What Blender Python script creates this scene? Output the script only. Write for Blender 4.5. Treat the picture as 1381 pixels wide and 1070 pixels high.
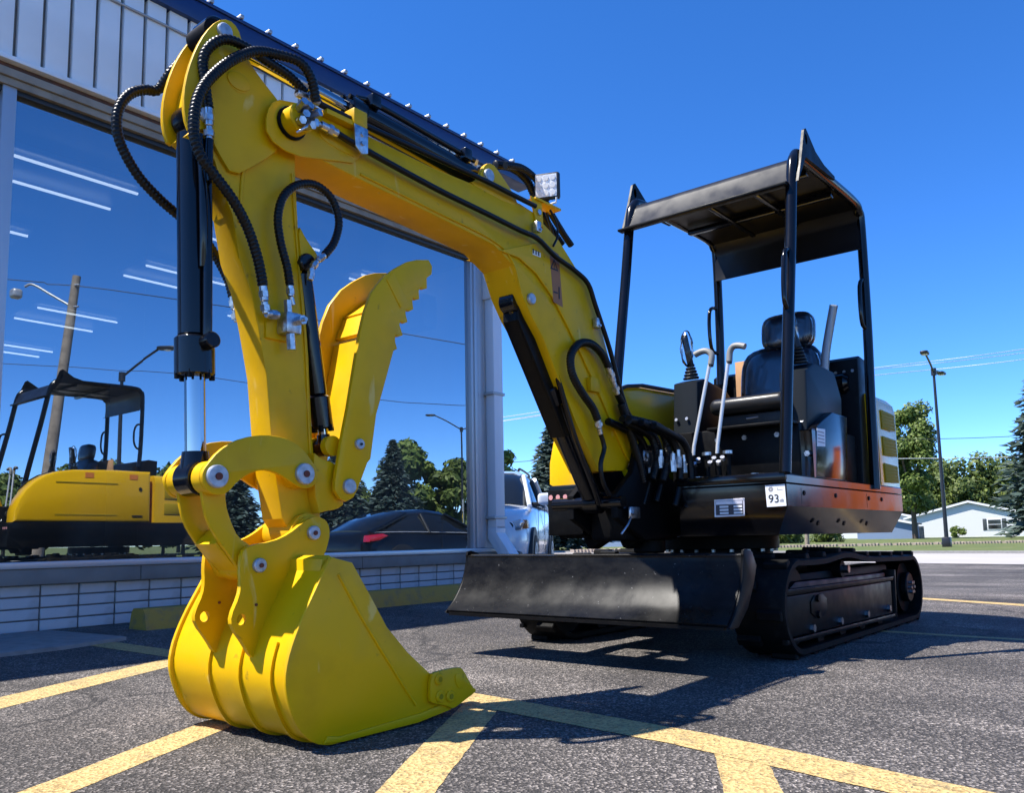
import bpy, bmesh, math, random
from mathutils import Vector, Matrix, Quaternion
for o in list(bpy.data.objects): bpy.data.objects.remove(o)
S = bpy.context.scene
COL = S.collection
R = math.radians
# ---------------------------------------------------------------- camera
YAW, PITCH, ROLL = R(39.235), R(6.608), R(1.065)
fw = Vector((-math.cos(YAW)*math.cos(PITCH), -math.sin(YAW)*math.cos(PITCH), math.sin(PITCH)))
rt = Vector((-math.sin(YAW), math.cos(YAW), 0))
up = rt.cross(fw)
rt2 = math.cos(ROLL)*rt - math.sin(ROLL)*up
up2 = math.sin(ROLL)*rt + math.cos(ROLL)*up
cd = bpy.data.cameras.new('camera')
cam = bpy.data.objects.new('camera', cd); COL.objects.link(cam)
cam.matrix_world = Matrix(((rt2.x, up2.x, -fw.x, 0), (rt2.y, up2.y, -fw.y, 0), (rt2.z, up2.z, -fw.z, .52), (0, 0, 0, 1)))
cd.sensor_width = 36; cd.sensor_fit = 'HORIZONTAL'; cd.lens = 29.457; cd.shift_y = .0441
cd.clip_start = .05; cd.clip_end = 2000
S.camera = cam
# ---------------------------------------------------------------- sky, sun, exposure
SUN = Vector((.46, -.40, 1)).normalized()
EL = math.asin(SUN.z); AZ = math.atan2(SUN.x, SUN.y)
w = bpy.data.worlds.new('World'); S.world = w; w.use_nodes = True
nt = w.node_tree; nt.nodes.clear()
sk = nt.nodes.new('ShaderNodeTexSky'); sk.sky_type = 'NISHITA'; sk.sun_disc = False
sk.sun_elevation = EL; sk.sun_rotation = AZ; sk.altitude = 1500; sk.air_density = .62; sk.dust_density = 0.0; sk.ozone_density = 4.0
hs = nt.nodes.new('ShaderNodeHueSaturation'); hs.inputs['Hue'].default_value = .507; hs.inputs['Saturation'].default_value = 1.25; hs.inputs['Value'].default_value = 1.48
bg = nt.nodes.new('ShaderNodeBackground'); bg.inputs['Strength'].default_value = .125
wo = nt.nodes.new('ShaderNodeOutputWorld')
nt.links.new(sk.outputs[0], hs.inputs['Color']); nt.links.new(hs.outputs[0], bg.inputs['Color']); nt.links.new(bg.outputs[0], wo.inputs['Surface'])
sd = bpy.data.lights.new('sun', 'SUN'); sd.energy = 5.0; sd.angle = R(.53); sd.color = (1, .955, .88)
so = bpy.data.objects.new('sun', sd); COL.objects.link(so)
so.rotation_mode = 'QUATERNION'; so.rotation_quaternion = (-SUN).to_track_quat('-Z', 'Y'); so.location = SUN*30
S.view_settings.view_transform = 'Standard'; S.view_settings.look = 'None'
S.view_settings.exposure = 0.95; S.view_settings.gamma = 1.0; S.view_settings.use_curve_mapping = False
S.render.engine = 'CYCLES'
S.cycles.max_bounces = 8; S.cycles.glossy_bounces = 5; S.cycles.transparent_max_bounces = 12; S.cycles.caustics_reflective = False; S.cycles.caustics_refractive = False

# ---------------------------------------------------------------- materials
MAT = {}
LOCAL = set()
def nodes(m):
    m.use_nodes = True
    t = m.node_tree
    return t, t.nodes['Principled BSDF'], t.nodes, t.links
def mat(name, col, rough=.5, metal=0., spec=.5, coat=0., noise=None, bump=None, rnoise=None, coord='Object'):
    """noise=(scale, colour2, lo, hi, detail); bump=(scale, strength, distance); rnoise=(scale, rough2)"""
    m = bpy.data.materials.new(name); t, b, N, L = nodes(m)
    b.inputs['Base Color'].default_value = (*col, 1); b.inputs['Roughness'].default_value = rough
    b.inputs['Metallic'].default_value = metal; b.inputs['Specular IOR Level'].default_value = spec
    b.inputs['Coat Weight'].default_value = coat; b.inputs['Coat Roughness'].default_value = .08
    tc = N.new('ShaderNodeTexCoord')
    if noise:
        sc, c2, lo, hi, det = noise
        n = N.new('ShaderNodeTexNoise'); n.inputs['Scale'].default_value = sc; n.inputs['Detail'].default_value = det
        L.new(tc.outputs[coord], n.inputs['Vector'])
        r = N.new('ShaderNodeValToRGB'); r.color_ramp.elements[0].position = lo; r.color_ramp.elements[1].position = hi
        r.color_ramp.elements[0].color = (*col, 1); r.color_ramp.elements[1].color = (*c2, 1)
        L.new(n.outputs['Fac'], r.inputs['Fac']); L.new(r.outputs['Color'], b.inputs['Base Color'])
    if rnoise:
        sc, r2 = rnoise
        n = N.new('ShaderNodeTexNoise'); n.inputs['Scale'].default_value = sc; n.inputs['Detail'].default_value = 5
        L.new(tc.outputs[coord], n.inputs['Vector'])
        mr = N.new('ShaderNodeMapRange'); mr.inputs['From Min'].default_value = .35; mr.inputs['From Max'].default_value = .7
        mr.inputs['To Min'].default_value = rough; mr.inputs['To Max'].default_value = r2
        L.new(n.outputs['Fac'], mr.inputs['Value']); L.new(mr.outputs[0], b.inputs['Roughness'])
    if bump:
        sc, st, di = bump
        n = N.new('ShaderNodeTexNoise'); n.inputs['Scale'].default_value = sc; n.inputs['Detail'].default_value = 4
        L.new(tc.outputs[coord], n.inputs['Vector'])
        bp = N.new('ShaderNodeBump'); bp.inputs['Strength'].default_value = st; bp.inputs['Distance'].default_value = di
        L.new(n.outputs['Fac'], bp.inputs['Height']); L.new(bp.outputs[0], b.inputs['Normal'])
    MAT[name] = m
    return m
YEL = (.73, .42, .0005)
mat('yellow_paint', YEL, .36, spec=.22, coat=.04, noise=(5, (.52, .285, .004), .50, .85, 9), bump=(55, .12, .002), rnoise=(9, .5))
mat('yellow_dark', (.34, .24, .008), .6, spec=.15)
mat('black_gloss', (.004, .004, .005), .12, spec=.32, coat=.22, bump=(7, .05, .01), rnoise=(6, .22))
mat('black_satin', (.004, .004, .0045), .34, spec=.14, noise=(30, (.009, .009, .009), .5, .8, 5), rnoise=(12, .5))
mat('console_grey', (.010, .013, .016), .42, spec=.2, bump=(300, .15, .001))
mat('cast_black', (.004, .004, .0045), .5, spec=.1, bump=(60, .3, .003))
mat('rubber', (.005, .005, .005), .6, spec=.12, noise=(25, (.014, .0135, .0125), .52, .8, 6), bump=(60, .3, .003))
mat('hose_rubber', (.004, .004, .0045), .34, spec=.28)
mat('chrome', (.36, .37, .39), .05, metal=1)
mat('zinc', (.62, .63, .65), .34, metal=1, noise=(60, (.36, .37, .40), .42, .66, 4), bump=(90, .2, .001))
mat('bare_steel', (.45, .45, .46), .3, metal=1)
mat('pin_steel', (.50, .53, .57), .45, metal=.55, noise=(50, (.30, .33, .36), .4, .7, 5))
mat('rust_plug', (.13, .03, .018), .7)
mat('vinyl', (.014, .014, .015), .33, spec=.4, bump=(120, .2, .001))
mat('lever_grey', (.60, .61, .63), .35, metal=.4)
mat('wrap_white', (.5, .5, .52), .5)
mat('grip_grey', (.22, .22, .21), .5)
mat('white_print', (.78, .79, .80), .5)
mat('ink', (.015, .015, .017), .5)
mat('ink_grey', (.30, .30, .32), .5)
mat('ink_pink', (.62, .30, .32), .5)
mat('plate_alu', (.62, .60, .66), .35, metal=.3)
mat('plate_dark', (.03, .028, .045), .4)
mat('decal_brown', (.34, .13, .035), .5)
mat('cardboard', (.50, .28, .14), .85, noise=(12, (.42, .23, .11), .4, .7, 4))
mat('lens_white', (.90, .91, .93), .25, noise=(140, (.6, .61, .63), .54, .62, 2))
mat('lug_rust', (.10, .04, .02), .7)

# paint scuffs and small grimy specks on the yellow steel
m = MAT['yellow_paint']; t, b, N, L = nodes(m)
src = b.inputs['Base Color'].links[0].from_socket; tc = N.new('ShaderNodeTexCoord')
def layer(src, sc, lo, hi, col, amt, dist=0., stretch=None):
    n = N.new('ShaderNodeTexNoise'); n.inputs['Scale'].default_value = sc; n.inputs['Detail'].default_value = 6; n.inputs['Distortion'].default_value = dist
    if stretch:
        mp = N.new('ShaderNodeMapping'); mp.inputs['Scale'].default_value = stretch; L.new(tc.outputs['Object'], mp.inputs[0]); L.new(mp.outputs[0], n.inputs['Vector'])
    else: L.new(tc.outputs['Object'], n.inputs['Vector'])
    r = N.new('ShaderNodeMapRange'); r.inputs['From Min'].default_value = lo; r.inputs['From Max'].default_value = hi; r.inputs['To Max'].default_value = amt; L.new(n.outputs['Fac'], r.inputs['Value'])
    x = N.new('ShaderNodeMixRGB'); L.new(r.outputs[0], x.inputs[0]); L.new(src, x.inputs[1]); x.inputs[2].default_value = (*col, 1); return x.outputs[0]
src = layer(src, 26, .68, .76, (.16, .10, .02), .55)
src = layer(src, 3.0, .56, .78, (.42, .27, .05), .40, 1.0)
src = layer(src, 9, .66, .72, (.80, .62, .20), .5, 2.0, (1, 1, .25))
L.new(src, b.inputs['Base Color'])
# blade: black paint scuffed by transport dust and scratches
m = mat('blade_paint', (.016, .016, .017), .22, spec=.16, rnoise=(7, .38), bump=(30, .08, .002))
t, b, N, L = nodes(m)
tc = N.new('ShaderNodeTexCoord'); mp = N.new('ShaderNodeMapping'); mp.inputs['Scale'].default_value = (3, 3, 7)
n1 = N.new('ShaderNodeTexNoise'); n1.inputs['Scale'].default_value = 2.2; n1.inputs['Detail'].default_value = 9; n1.inputs['Roughness'].default_value = .72
r1 = N.new('ShaderNodeValToRGB'); r1.color_ramp.elements[0].position = .42; r1.color_ramp.elements[0].color = (.005, .005, .0055, 1); r1.color_ramp.elements[1].position = .80; r1.color_ramp.elements[1].color = (.022, .0215, .020, 1)
n2 = N.new('ShaderNodeTexNoise'); n2.inputs['Scale'].default_value = 38; n2.inputs['Detail'].default_value = 3; n2.inputs['Distortion'].default_value = 2.5
r2 = N.new('ShaderNodeValToRGB'); r2.color_ramp.elements[0].position = .71; r2.color_ramp.elements[0].color = (0, 0, 0, 1); r2.color_ramp.elements[1].position = .76; r2.color_ramp.elements[1].color = (.22, .22, .22, 1)
ad = N.new('ShaderNodeMixRGB'); ad.blend_type = 'ADD'; ad.inputs[0].default_value = 1
L.new(tc.outputs['Object'], mp.inputs[0]); L.new(mp.outputs[0], n1.inputs['Vector']); L.new(tc.outputs['Object'], n2.inputs['Vector'])
L.new(n1.outputs[0], r1.inputs[0]); L.new(n2.outputs[0], r2.inputs[0]); L.new(r1.outputs[0], ad.inputs[1]); L.new(r2.outputs[0], ad.inputs[2]); L.new(ad.outputs[0], b.inputs['Base Color'])

mat('canopy_paint', (.012, .012, .014), .28, spec=.3, noise=(14, (.016, .016, .016), .55, .8, 7), rnoise=(10, .42))
# seat cloth under clear wrinkled plastic
m = mat('seat_cloth', (.010, .013, .024), .55, coat=.9, noise=(9, (.014, .018, .032), .5, .8, 3)); t, b, N, L = nodes(m)
tc = N.new('ShaderNodeTexCoord'); nn = N.new('ShaderNodeTexNoise'); nn.inputs['Scale'].default_value = 6; nn.inputs['Detail'].default_value = 2; nn.inputs['Distortion'].default_value = 1.2
bp = N.new('ShaderNodeBump'); bp.inputs['Strength'].default_value = .6; bp.inputs['Distance'].default_value = .02
L.new(tc.outputs['Object'], nn.inputs['Vector']); L.new(nn.outputs[0], bp.inputs['Height']); L.new(bp.outputs[0], b.inputs['Coat Normal'])
def mixmat(name, transp, gl, fac, grough=.1, bump=None):
    m = bpy.data.materials.new(name); m.use_nodes = True; t = m.node_tree; N, L = t.nodes, t.links; N.clear()
    o = N.new('ShaderNodeOutputMaterial'); mx = N.new('ShaderNodeMixShader'); a = N.new('ShaderNodeBsdfTransparent'); g = N.new('ShaderNodeBsdfGlossy')
    a.inputs[0].default_value = (*transp, 1); g.inputs[0].default_value = (*gl, 1); g.inputs['Roughness'].default_value = grough
    fr = N.new('ShaderNodeFresnel'); fr.inputs[0].default_value = 1.5
    ma = N.new('ShaderNodeMath'); ma.operation = 'ADD'; ma.inputs[1].default_value = fac; ma.use_clamp = True
    L.new(fr.outputs[0], ma.inputs[0]); L.new(ma.outputs[0], mx.inputs[0]); L.new(a.outputs[0], mx.inputs[1]); L.new(g.outputs[0], mx.inputs[2]); L.new(mx.outputs[0], o.inputs[0])
    if bump:
        tc = N.new('ShaderNodeTexCoord'); nn = N.new('ShaderNodeTexNoise'); nn.inputs['Scale'].default_value = bump[0]; nn.inputs['Detail'].default_value = 2
        bp = N.new('ShaderNodeBump'); bp.inputs['Strength'].default_value = bump[1]; bp.inputs['Distance'].default_value = bump[2]
        L.new(tc.outputs['Object'], nn.inputs['Vector']); L.new(nn.outputs[0], bp.inputs['Height']); L.new(bp.outputs[0], g.inputs['Normal']); L.new(bp.outputs[0], fr.inputs['Normal'])
    MAT[name] = m
    return m
mixmat('shop_glass', (.34, .39, .42), (.86, .94, 1.0), .40, .0, (.9, .10, .004))
mat('car_glass', (.008, .010, .012), .04, spec=.45)
_g = MAT['shop_glass'].node_tree; _N, _L = _g.nodes, _g.links
_tc = _N.new('ShaderNodeTexCoord'); _mp = _N.new('ShaderNodeMapping'); _mp.inputs['Scale'].default_value = (2.2, 1, .35); _n = _N.new('ShaderNodeTexNoise'); _n.inputs['Scale'].default_value = 1.6; _n.inputs['Detail'].default_value = 7
_r = _N.new('ShaderNodeMapRange'); _r.inputs['From Min'].default_value = .35; _r.inputs['From Max'].default_value = .75; _r.inputs['To Min'].default_value = .004; _r.inputs['To Max'].default_value = .035
_d = _N.new('ShaderNodeBsdfDiffuse'); _d.inputs[0].default_value = (.75, .78, .8, 1); _m = _N.new('ShaderNodeMixShader'); _o = [q for q in _N if q.type == 'OUTPUT_MATERIAL'][0]; _s = _o.inputs[0].links[0].from_socket
_L.new(_tc.outputs['Object'], _mp.inputs[0]); _L.new(_mp.outputs[0], _n.inputs['Vector']); _L.new(_n.outputs['Fac'], _r.inputs['Value']); _L.new(_r.outputs[0], _m.inputs[0]); _L.new(_s, _m.inputs[1]); _L.new(_d.outputs[0], _m.inputs[2]); _L.new(_m.outputs[0], _o.inputs[0])
mixmat('clear_plastic', (.95, .96, .98), (1, 1, 1), .0, .2, (25, .12, .004))

# asphalt
m = mat('asphalt', (.06, .06, .06), .82); t, b, N, L = nodes(m)
tc = N.new('ShaderNodeTexCoord')
def nz(sc, det=2, ro=.5):
    n = N.new('ShaderNodeTexNoise'); n.inputs['Scale'].default_value = sc; n.inputs['Detail'].default_value = det; n.inputs['Roughness'].default_value = ro
    L.new(tc.outputs['Object'], n.inputs['Vector']); return n
def ramp(src, *st):
    r = N.new('ShaderNodeValToRGB'); e = r.color_ramp.elements
    while len(e) < len(st): e.new(.5)
    for q, (p_, c) in zip(e, st): q.position = p_; q.color = (c, c, c, 1) if not isinstance(c, tuple) else (*c, 1)
    L.new(src, r.inputs[0]); return r
def mixc(bl, f, a, c):
    x = N.new('ShaderNodeMixRGB'); x.blend_type = bl
    if isinstance(f, float): x.inputs[0].default_value = f
    else: L.new(f, x.inputs[0])
    for i, v in ((1, a), (2, c)):
        if isinstance(v, tuple): x.inputs[i].default_value = (*v, 1)
        else: L.new(v, x.inputs[i])
    return x
vo = N.new('ShaderNodeTexVoronoi'); vo.inputs['Scale'].default_value = 165; L.new(tc.outputs['Object'], vo.inputs['Vector'])
vs = N.new('ShaderNodeSeparateColor'); L.new(vo.outputs['Color'], vs.inputs[0])
chip = ramp(vs.outputs[0], (0, .026), (.45, .050), (.70, .100), (.88, .19), (1, .32))
patch = ramp(nz(1.1, 7, .62).outputs[0], (.3, .55), (.5, .95), (.72, 1.6))
fine = ramp(nz(230, 2).outputs[0], (.35, .55), (.65, 1.35))
tint = mixc('MULTIPLY', 1.0, chip.outputs[0], patch.outputs[0]); tint = mixc('MULTIPLY', 1.0, tint.outputs[0], fine.outputs[0])
tint = mixc('MULTIPLY', 1.0, tint.outputs[0], (1.12, .985, .885))
# wheel-worn streaks along the aisle
stx = N.new('ShaderNodeMapping'); stx.inputs['Scale'].default_value = (.9, .12, 1); L.new(tc.outputs['Object'], stx.inputs[0])
sn = N.new('ShaderNodeTexNoise'); sn.inputs['Scale'].default_value = 1.6; sn.inputs['Detail'].default_value = 5; L.new(stx.outputs[0], sn.inputs['Vector'])
sr = ramp(sn.outputs[0], (.38, .72), (.52, 1.0), (.66, 1.4))
tint = mixc('MULTIPLY', 1.0, tint.outputs[0], sr.outputs[0])
# cracks
v2 = N.new('ShaderNodeTexVoronoi'); v2.feature = 'DISTANCE_TO_EDGE'; v2.inputs['Scale'].default_value = .19
wn = nz(2.5, 5); wm = mixc('ADD', .5, tc.outputs['Object'], wn.outputs['Color']); L.new(wm.outputs[0], v2.inputs['Vector'])
cr = ramp(v2.outputs['Distance'], (0, .3), (.0012, .35), (.0026, 1.0))
oil = N.new('ShaderNodeTexVoronoi'); oil.inputs['Scale'].default_value = .75; om = mixc('ADD', .35, tc.outputs['Object'], nz(3.0, 5).outputs['Color']); L.new(om.outputs[0], oil.inputs['Vector'])
or_ = ramp(oil.outputs['Distance'], (0, .45), (.10, .55), (.22, 1.0))
tint = mixc('MULTIPLY', 1.0, tint.outputs[0], or_.outputs[0])
tint = mixc('MULTIPLY', 1.0, tint.outputs[0], cr.outputs[0])
L.new(tint.outputs[0], b.inputs['Base Color'])
bp = N.new('ShaderNodeBump'); bp.inputs['Strength'].default_value = .9; bp.inputs['Distance'].default_value = .006
hh = mixc('MULTIPLY', 1.0, chip.outputs[0], fine.outputs[0])
L.new(vo.outputs['Distance'], bp.inputs['Height']); L.new(bp.outputs[0], b.inputs['Normal'])

# worn yellow line paint over aggregate (gaps show dark stone)
m = mat('line_paint', (.62, .42, .10), .75); t, b, N, L = nodes(m); tc = N.new('ShaderNodeTexCoord')
vo = N.new('ShaderNodeTexVoronoi'); vo.inputs['Scale'].default_value = 120; L.new(tc.outputs['Object'], vo.inputs['Vector'])
vs = N.new('ShaderNodeSeparateColor'); L.new(vo.outputs['Color'], vs.inputs[0])
a = ramp(vs.outputs[0], (0, (.29, .19, .065)), (.3, (.48, .33, .125)), (1, (.60, .43, .18)))
wz = ramp(nz(9, 9, .8).outputs[0], (.53, 0.), (.68, 1.)); wz2 = ramp(nz(150, 3, .6).outputs[0], (.57, 0.), (.67, 1.))
wr = mixc('LIGHTEN', 1.0, wz2.outputs[0], mixc('MULTIPLY', 1.0, wz.outputs[0], (.75, .75, .75)).outputs[0])
f = mixc('MIX', wr.outputs[0], a.outputs[0], (.075, .07, .06)); L.new(f.outputs[0], b.inputs['Base Color'])
bp = N.new('ShaderNodeBump'); bp.inputs['Strength'].default_value = .7; bp.inputs['Distance'].default_value = .005; L.new(vo.outputs['Distance'], bp.inputs['Height']); L.new(bp.outputs[0], b.inputs['Normal'])

mat('concrete', (.26, .25, .235), .85, noise=(18, (.2, .19, .18), .4, .7, 8), bump=(120, .4, .003))
mat('yellow_concrete', (.42, .25, .04), .8, noise=(14, (.27, .18, .07), .5, .72, 8), bump=(90, .6, .005))
mat('road', (.36, .335, .31), .85, noise=(.25, (.42, .39, .365), .4, .7, 6))
mat('grass', (.085, .115, .022), .9, noise=(1.2, (.145, .15, .045), .42, .7, 8), bump=(20, .8, .05))
mat('grass_blade', (.09, .14, .025), .8)
mat('brick_white', (.50, .51, .53), .75, noise=(6, (.34, .34, .34), .45, .72, 8), bump=(80, .3, .002))
mat('mortar', (.13, .125, .12), .9, bump=(140, .5, .003))
mat('sill_grey', (.22, .21, .195), .7, noise=(6, (.17, .16, .15), .4, .7, 7))
mat('sill_metal', (.55, .56, .58), .38, metal=.5)
mat('panel_white', (.82, .82, .82), .55, noise=(2.5, (.74, .74, .74), .4, .7, 6))
mat('fascia_blue', (.012, .035, .13), .35, rnoise=(6, .5))
mat('trim_tan', (.30, .255, .20), .7, noise=(9, (.22, .185, .145), .4, .7, 7))
mat('trim_rust', (.075, .035, .025), .8, noise=(22, (.13, .05, .03), .45, .7, 6))
mat('alu_frame', (.50, .51, .53), .42, metal=.6)
mat('spout_white', (.72, .73, .76), .4)
mat('interior_wall', (.42, .43, .44), .8)
mat('interior_floor', (.20, .19, .18), .6)
mat('siding', (.74, .74, .73), .6)
mat('roof_shingle', (.13, .125, .125), .9, noise=(8, (.2, .19, .185), .4, .7, 5))
mat('trim_white', (.82, .82, .82), .5)
mat('shutter', (.05, .06, .065), .6)
mat('blue_siding', (.20, .27, .40), .6)
mat('timber', (.36, .29, .23), .9)
mat('wood_pole', (.30, .24, .18), .85, noise=(6, (.19, .15, .11), .4, .7, 6))
mat('pole_black', (.013, .013, .015), .4)
mat('pole_grey', (.42, .42, .42), .45, metal=.5)
mat('bark', (.12, .085, .06), .95, bump=(12, .8, .03))
mat('car_white', (.66, .70, .76), .25, coat=.8)
mat('car_black', (.004, .0045, .005), .15, spec=.3, coat=.3)
mat('plastic_black', (.014, .014, .015), .5)
mat('tail_red', (.5, .006, .02), .2, coat=.6)
mat('headlamp', (.55, .60, .66), .08, metal=.7)
mat('amber', (.7, .22, .05), .25)
mat('hood_yellow', YEL, .25, spec=.3, coat=.18)
mat('orange_steel', (.80, .17, .012), .4)
mat('sign_yellow', (.8, .5, .02), .5)
mat('wire', (.05, .05, .05), .6)
mat('wire_pale', (.75, .76, .78), .5)
def leafmat(name, c1, c2, c3):
    m = bpy.data.materials.new(name); m.use_nodes = True; t = m.node_tree; N, L = t.nodes, t.links; N.clear()
    o = N.new('ShaderNodeOutputMaterial'); mx = N.new('ShaderNodeMixShader'); mx.inputs[0].default_value = .28
    d = N.new('ShaderNodeBsdfPrincipled'); d.inputs['Roughness'].default_value = .55; d.inputs['Specular IOR Level'].default_value = .35
    tr = N.new('ShaderNodeBsdfTranslucent'); g = N.new('ShaderNodeNewGeometry'); r = N.new('ShaderNodeValToRGB')
    e = r.color_ramp.elements; e.new(.5)
    for q, p_, c in zip(e, (0, .5, 1), (c1, c2, c3)): q.position = p_; q.color = (*c, 1)
    L.new(g.outputs['Random Per Island'], r.inputs[0]); L.new(r.outputs[0], d.inputs['Base Color']); L.new(r.outputs[0], tr.inputs[0])
    L.new(d.outputs[0], mx.inputs[1]); L.new(tr.outputs[0], mx.inputs[2]); L.new(mx.outputs[0], o.inputs[0]); MAT[name] = m
leafmat('needles', (.04, .07, .06), (.085, .125, .108), (.165, .205, .18))
leafmat('leaves', (.05, .085, .016), (.12, .18, .03), (.22, .27, .06))
leafmat('leaves_dark', (.038, .065, .014), (.095, .135, .026), (.18, .22, .05))

def emis(name, c, s):
    m = bpy.data.materials.new(name); t, b, N, L = nodes(m)
    b.inputs['Base Color'].default_value = (.8, .8, .8, 1); b.inputs['Emission Color'].default_value = (*c, 1); b.inputs['Emission Strength'].default_value = s; MAT[name] = m
emis('tube_light', (.93, .97, 1), 1.25)

# ---------------------------------------------------------------- geometry helpers
def link(name, verts, faces, m, parent=None, smooth=False):
    me = bpy.data.meshes.new(name); me.from_pydata([tuple(v) for v in verts], [], faces)
    bm = bmesh.new(); bm.from_mesh(me); bmesh.ops.recalc_face_normals(bm, faces=bm.faces); bm.to_mesh(me); bm.free()
    return linkm(name, me, m, parent, smooth)
def linkm(name, me, m, parent=None, smooth=False):
    if m is not None and not me.materials: me.materials.append(MAT[m])
    if smooth is True:
        for p in me.polygons: p.use_smooth = True
    elif smooth:
        me.shade_smooth() if hasattr(me, 'shade_smooth') else None
        me.set_sharp_from_angle(angle=R(smooth))
    o = bpy.data.objects.new(name, me); COL.objects.link(o)
    if parent is not None: attach(o, parent)
    return o
def attach(o, parent):
    o.parent = parent
    if parent.type == 'EMPTY' and parent.name not in LOCAL:
        o.matrix_parent_inverse = Matrix.Translation(-Vector(parent.location))
def frombm(name, bm, m, parent=None, smooth=40):
    bmesh.ops.recalc_face_normals(bm, faces=bm.faces)
    me = bpy.data.meshes.new(name); bm.to_mesh(me); bm.free()
    return linkm(name, me, m, parent, smooth)
def thing(name, label, cat, loc=(0, 0, 0), group=None, rotz=None):
    o = bpy.data.objects.new(name, None); COL.objects.link(o); o.location = loc; o.empty_display_size = .2
    o['label'] = label; o['category'] = cat
    if group: o['group'] = group
    if rotz is not None: o.rotation_euler = (0, 0, rotz); LOCAL.add(o.name)
    return o
def tag(o, label, cat, group=None):
    o['label'] = label; o['category'] = cat
    if group: o['group'] = group
    return o
def struct(o, kind='structure'):
    o['kind'] = kind; return o
def bev(bm, off, seg=2, ang=25):
    es = [e for e in bm.edges if len(e.link_faces) == 2 and e.calc_face_angle(0) > R(ang)]
    if es and off > 0: bmesh.ops.bevel(bm, geom=es, offset=off, segments=seg, profile=.5, affect='EDGES', clamp_overlap=True)
def box(name, a, b, m, parent=None, bevel=.004, seg=2):
    bm = bmesh.new(); bmesh.ops.create_cube(bm, size=1)
    a, b = Vector(a), Vector(b); c = (a+b)/2; s = b-a
    for v in bm.verts: v.co = Vector((v.co.x*s.x, v.co.y*s.y, v.co.z*s.z))+c
    bev(bm, min(bevel, .45*min(abs(s.x), abs(s.y), abs(s.z))), seg)
    return frombm(name, bm, m, parent, 24 if seg == 2 else 40)
def prism(name, pts, y0, y1, m, parent=None, bevel=.003, axis='y'):
    """extrude an outline; axis y: pts are (x,z); axis x: pts (y,z); axis z: pts (x,y)"""
    f = {'y': lambda p, h: (p[0], h, p[1]), 'x': lambda p, h: (h, p[0], p[1]), 'z': lambda p, h: (p[0], p[1], h)}[axis]
    bm = bmesh.new(); A = [bm.verts.new(f(p, y0)) for p in pts]; B = [bm.verts.new(f(p, y1)) for p in pts]
    n = len(pts); bm.faces.new(A); bm.faces.new(B[::-1])
    for i in range(n): bm.faces.new((A[i], B[i], B[(i+1) % n], A[(i+1) % n]))
    bmesh.ops.recalc_face_normals(bm, faces=bm.faces)
    if bevel:
        es = [e for e in bm.edges if abs(e.verts[0].co['xyz'.index(axis)]-e.verts[1].co['xyz'.index(axis)]) < 1e-6]
        bmesh.ops.bevel(bm, geom=es, offset=bevel, segments=2, profile=.5, affect='EDGES', clamp_overlap=True)
    return frombm(name, bm, m, parent, 24)
def smooth_outline(pts, it=1):
    for _ in range(it):
        q = []
        for i in range(len(pts)):
            a, b = pts[i], pts[(i+1) % len(pts)]
            q += [(a[0]*.75+b[0]*.25, a[1]*.75+b[1]*.25), (a[0]*.25+b[0]*.75, a[1]*.25+b[1]*.75)]
        pts = q
    return pts
def ringframe(d):
    d = d.normalized(); u = d.orthogonal().normalized(); return u, d.cross(u)
def cyl(name, p0, p1, r, m, parent=None, seg=24, r2=None, bevel=0.0):
    p0, p1 = Vector(p0), Vector(p1); r2 = r if r2 is None else r2; u, v = ringframe(p1-p0); d = (p1-p0).normalized()
    prof = [(p0, r), (p1, r2)]
    if bevel: prof = [(p0, r-bevel), (p0+d*bevel, r), (p1-d*bevel, r2), (p1, r2-bevel)]
    V, F = [], []
    for p, rr in prof:
        for i in range(seg):
            a = 2*math.pi*i/seg; V.append(p+(u*math.cos(a)+v*math.sin(a))*rr)
    for k in range(len(prof)-1):
        for i in range(seg):
            j = (i+1) % seg; F.append((k*seg+i, k*seg+j, (k+1)*seg+j, (k+1)*seg+i))
    F.append(tuple(range(seg))[::-1]); F.append(tuple((len(prof)-1)*seg+i for i in range(seg)))
    return link(name, V, F, m, parent, 40)
def catmull(P, step):
    P = [Vector(p) for p in P]; out = []
    Q = [2*P[0]-P[1]]+P+[2*P[-1]-P[-2]]
    for i in range(1, len(Q)-2):
        n = max(2, int((Q[i+1]-Q[i]).length/step))
        for k in range(n):
            t = k/n; a, b, c, d = Q[i-1], Q[i], Q[i+1], Q[i+2]
            out.append(.5*((2*b)+(c-a)*t+(2*a-5*b+4*c-d)*t*t+(3*b-a-3*c+d)*t**3))
    out.append(P[-1]); return out
def tube(name, P, r, m, parent=None, seg=10, step=.02, spiral=0., pitch=.011, straight=False):
    pts = [Vector(p) for p in P] if straight else catmull(P, step)
    u = None; V, F = [], []; L_ = 0
    for i, p in enumerate(pts):
        d = (pts[min(i+1, len(pts)-1)]-pts[max(i-1, 0)]).normalized()
        u = ringframe(d)[0] if u is None else (u-d*u.dot(d)).normalized()
        v = d.cross(u)
        if i: L_ += (p-pts[i-1]).length
        for k in range(seg):
            a = 2*math.pi*k/seg
            rr = r*(1+spiral*math.cos(2*math.pi*L_/pitch - a)) if spiral else r
            V.append(p+(u*math.cos(a)+v*math.sin(a))*rr)
    for i in range(len(pts)-1):
        for k in range(seg):
            j = (k+1) % seg; F.append((i*seg+k, i*seg+j, (i+1)*seg+j, (i+1)*seg+k))
    F.append(tuple(range(seg))[::-1]); F.append(tuple((len(pts)-1)*seg+k for k in range(seg)))
    return link(name, V, F, m, parent, 60)
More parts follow.
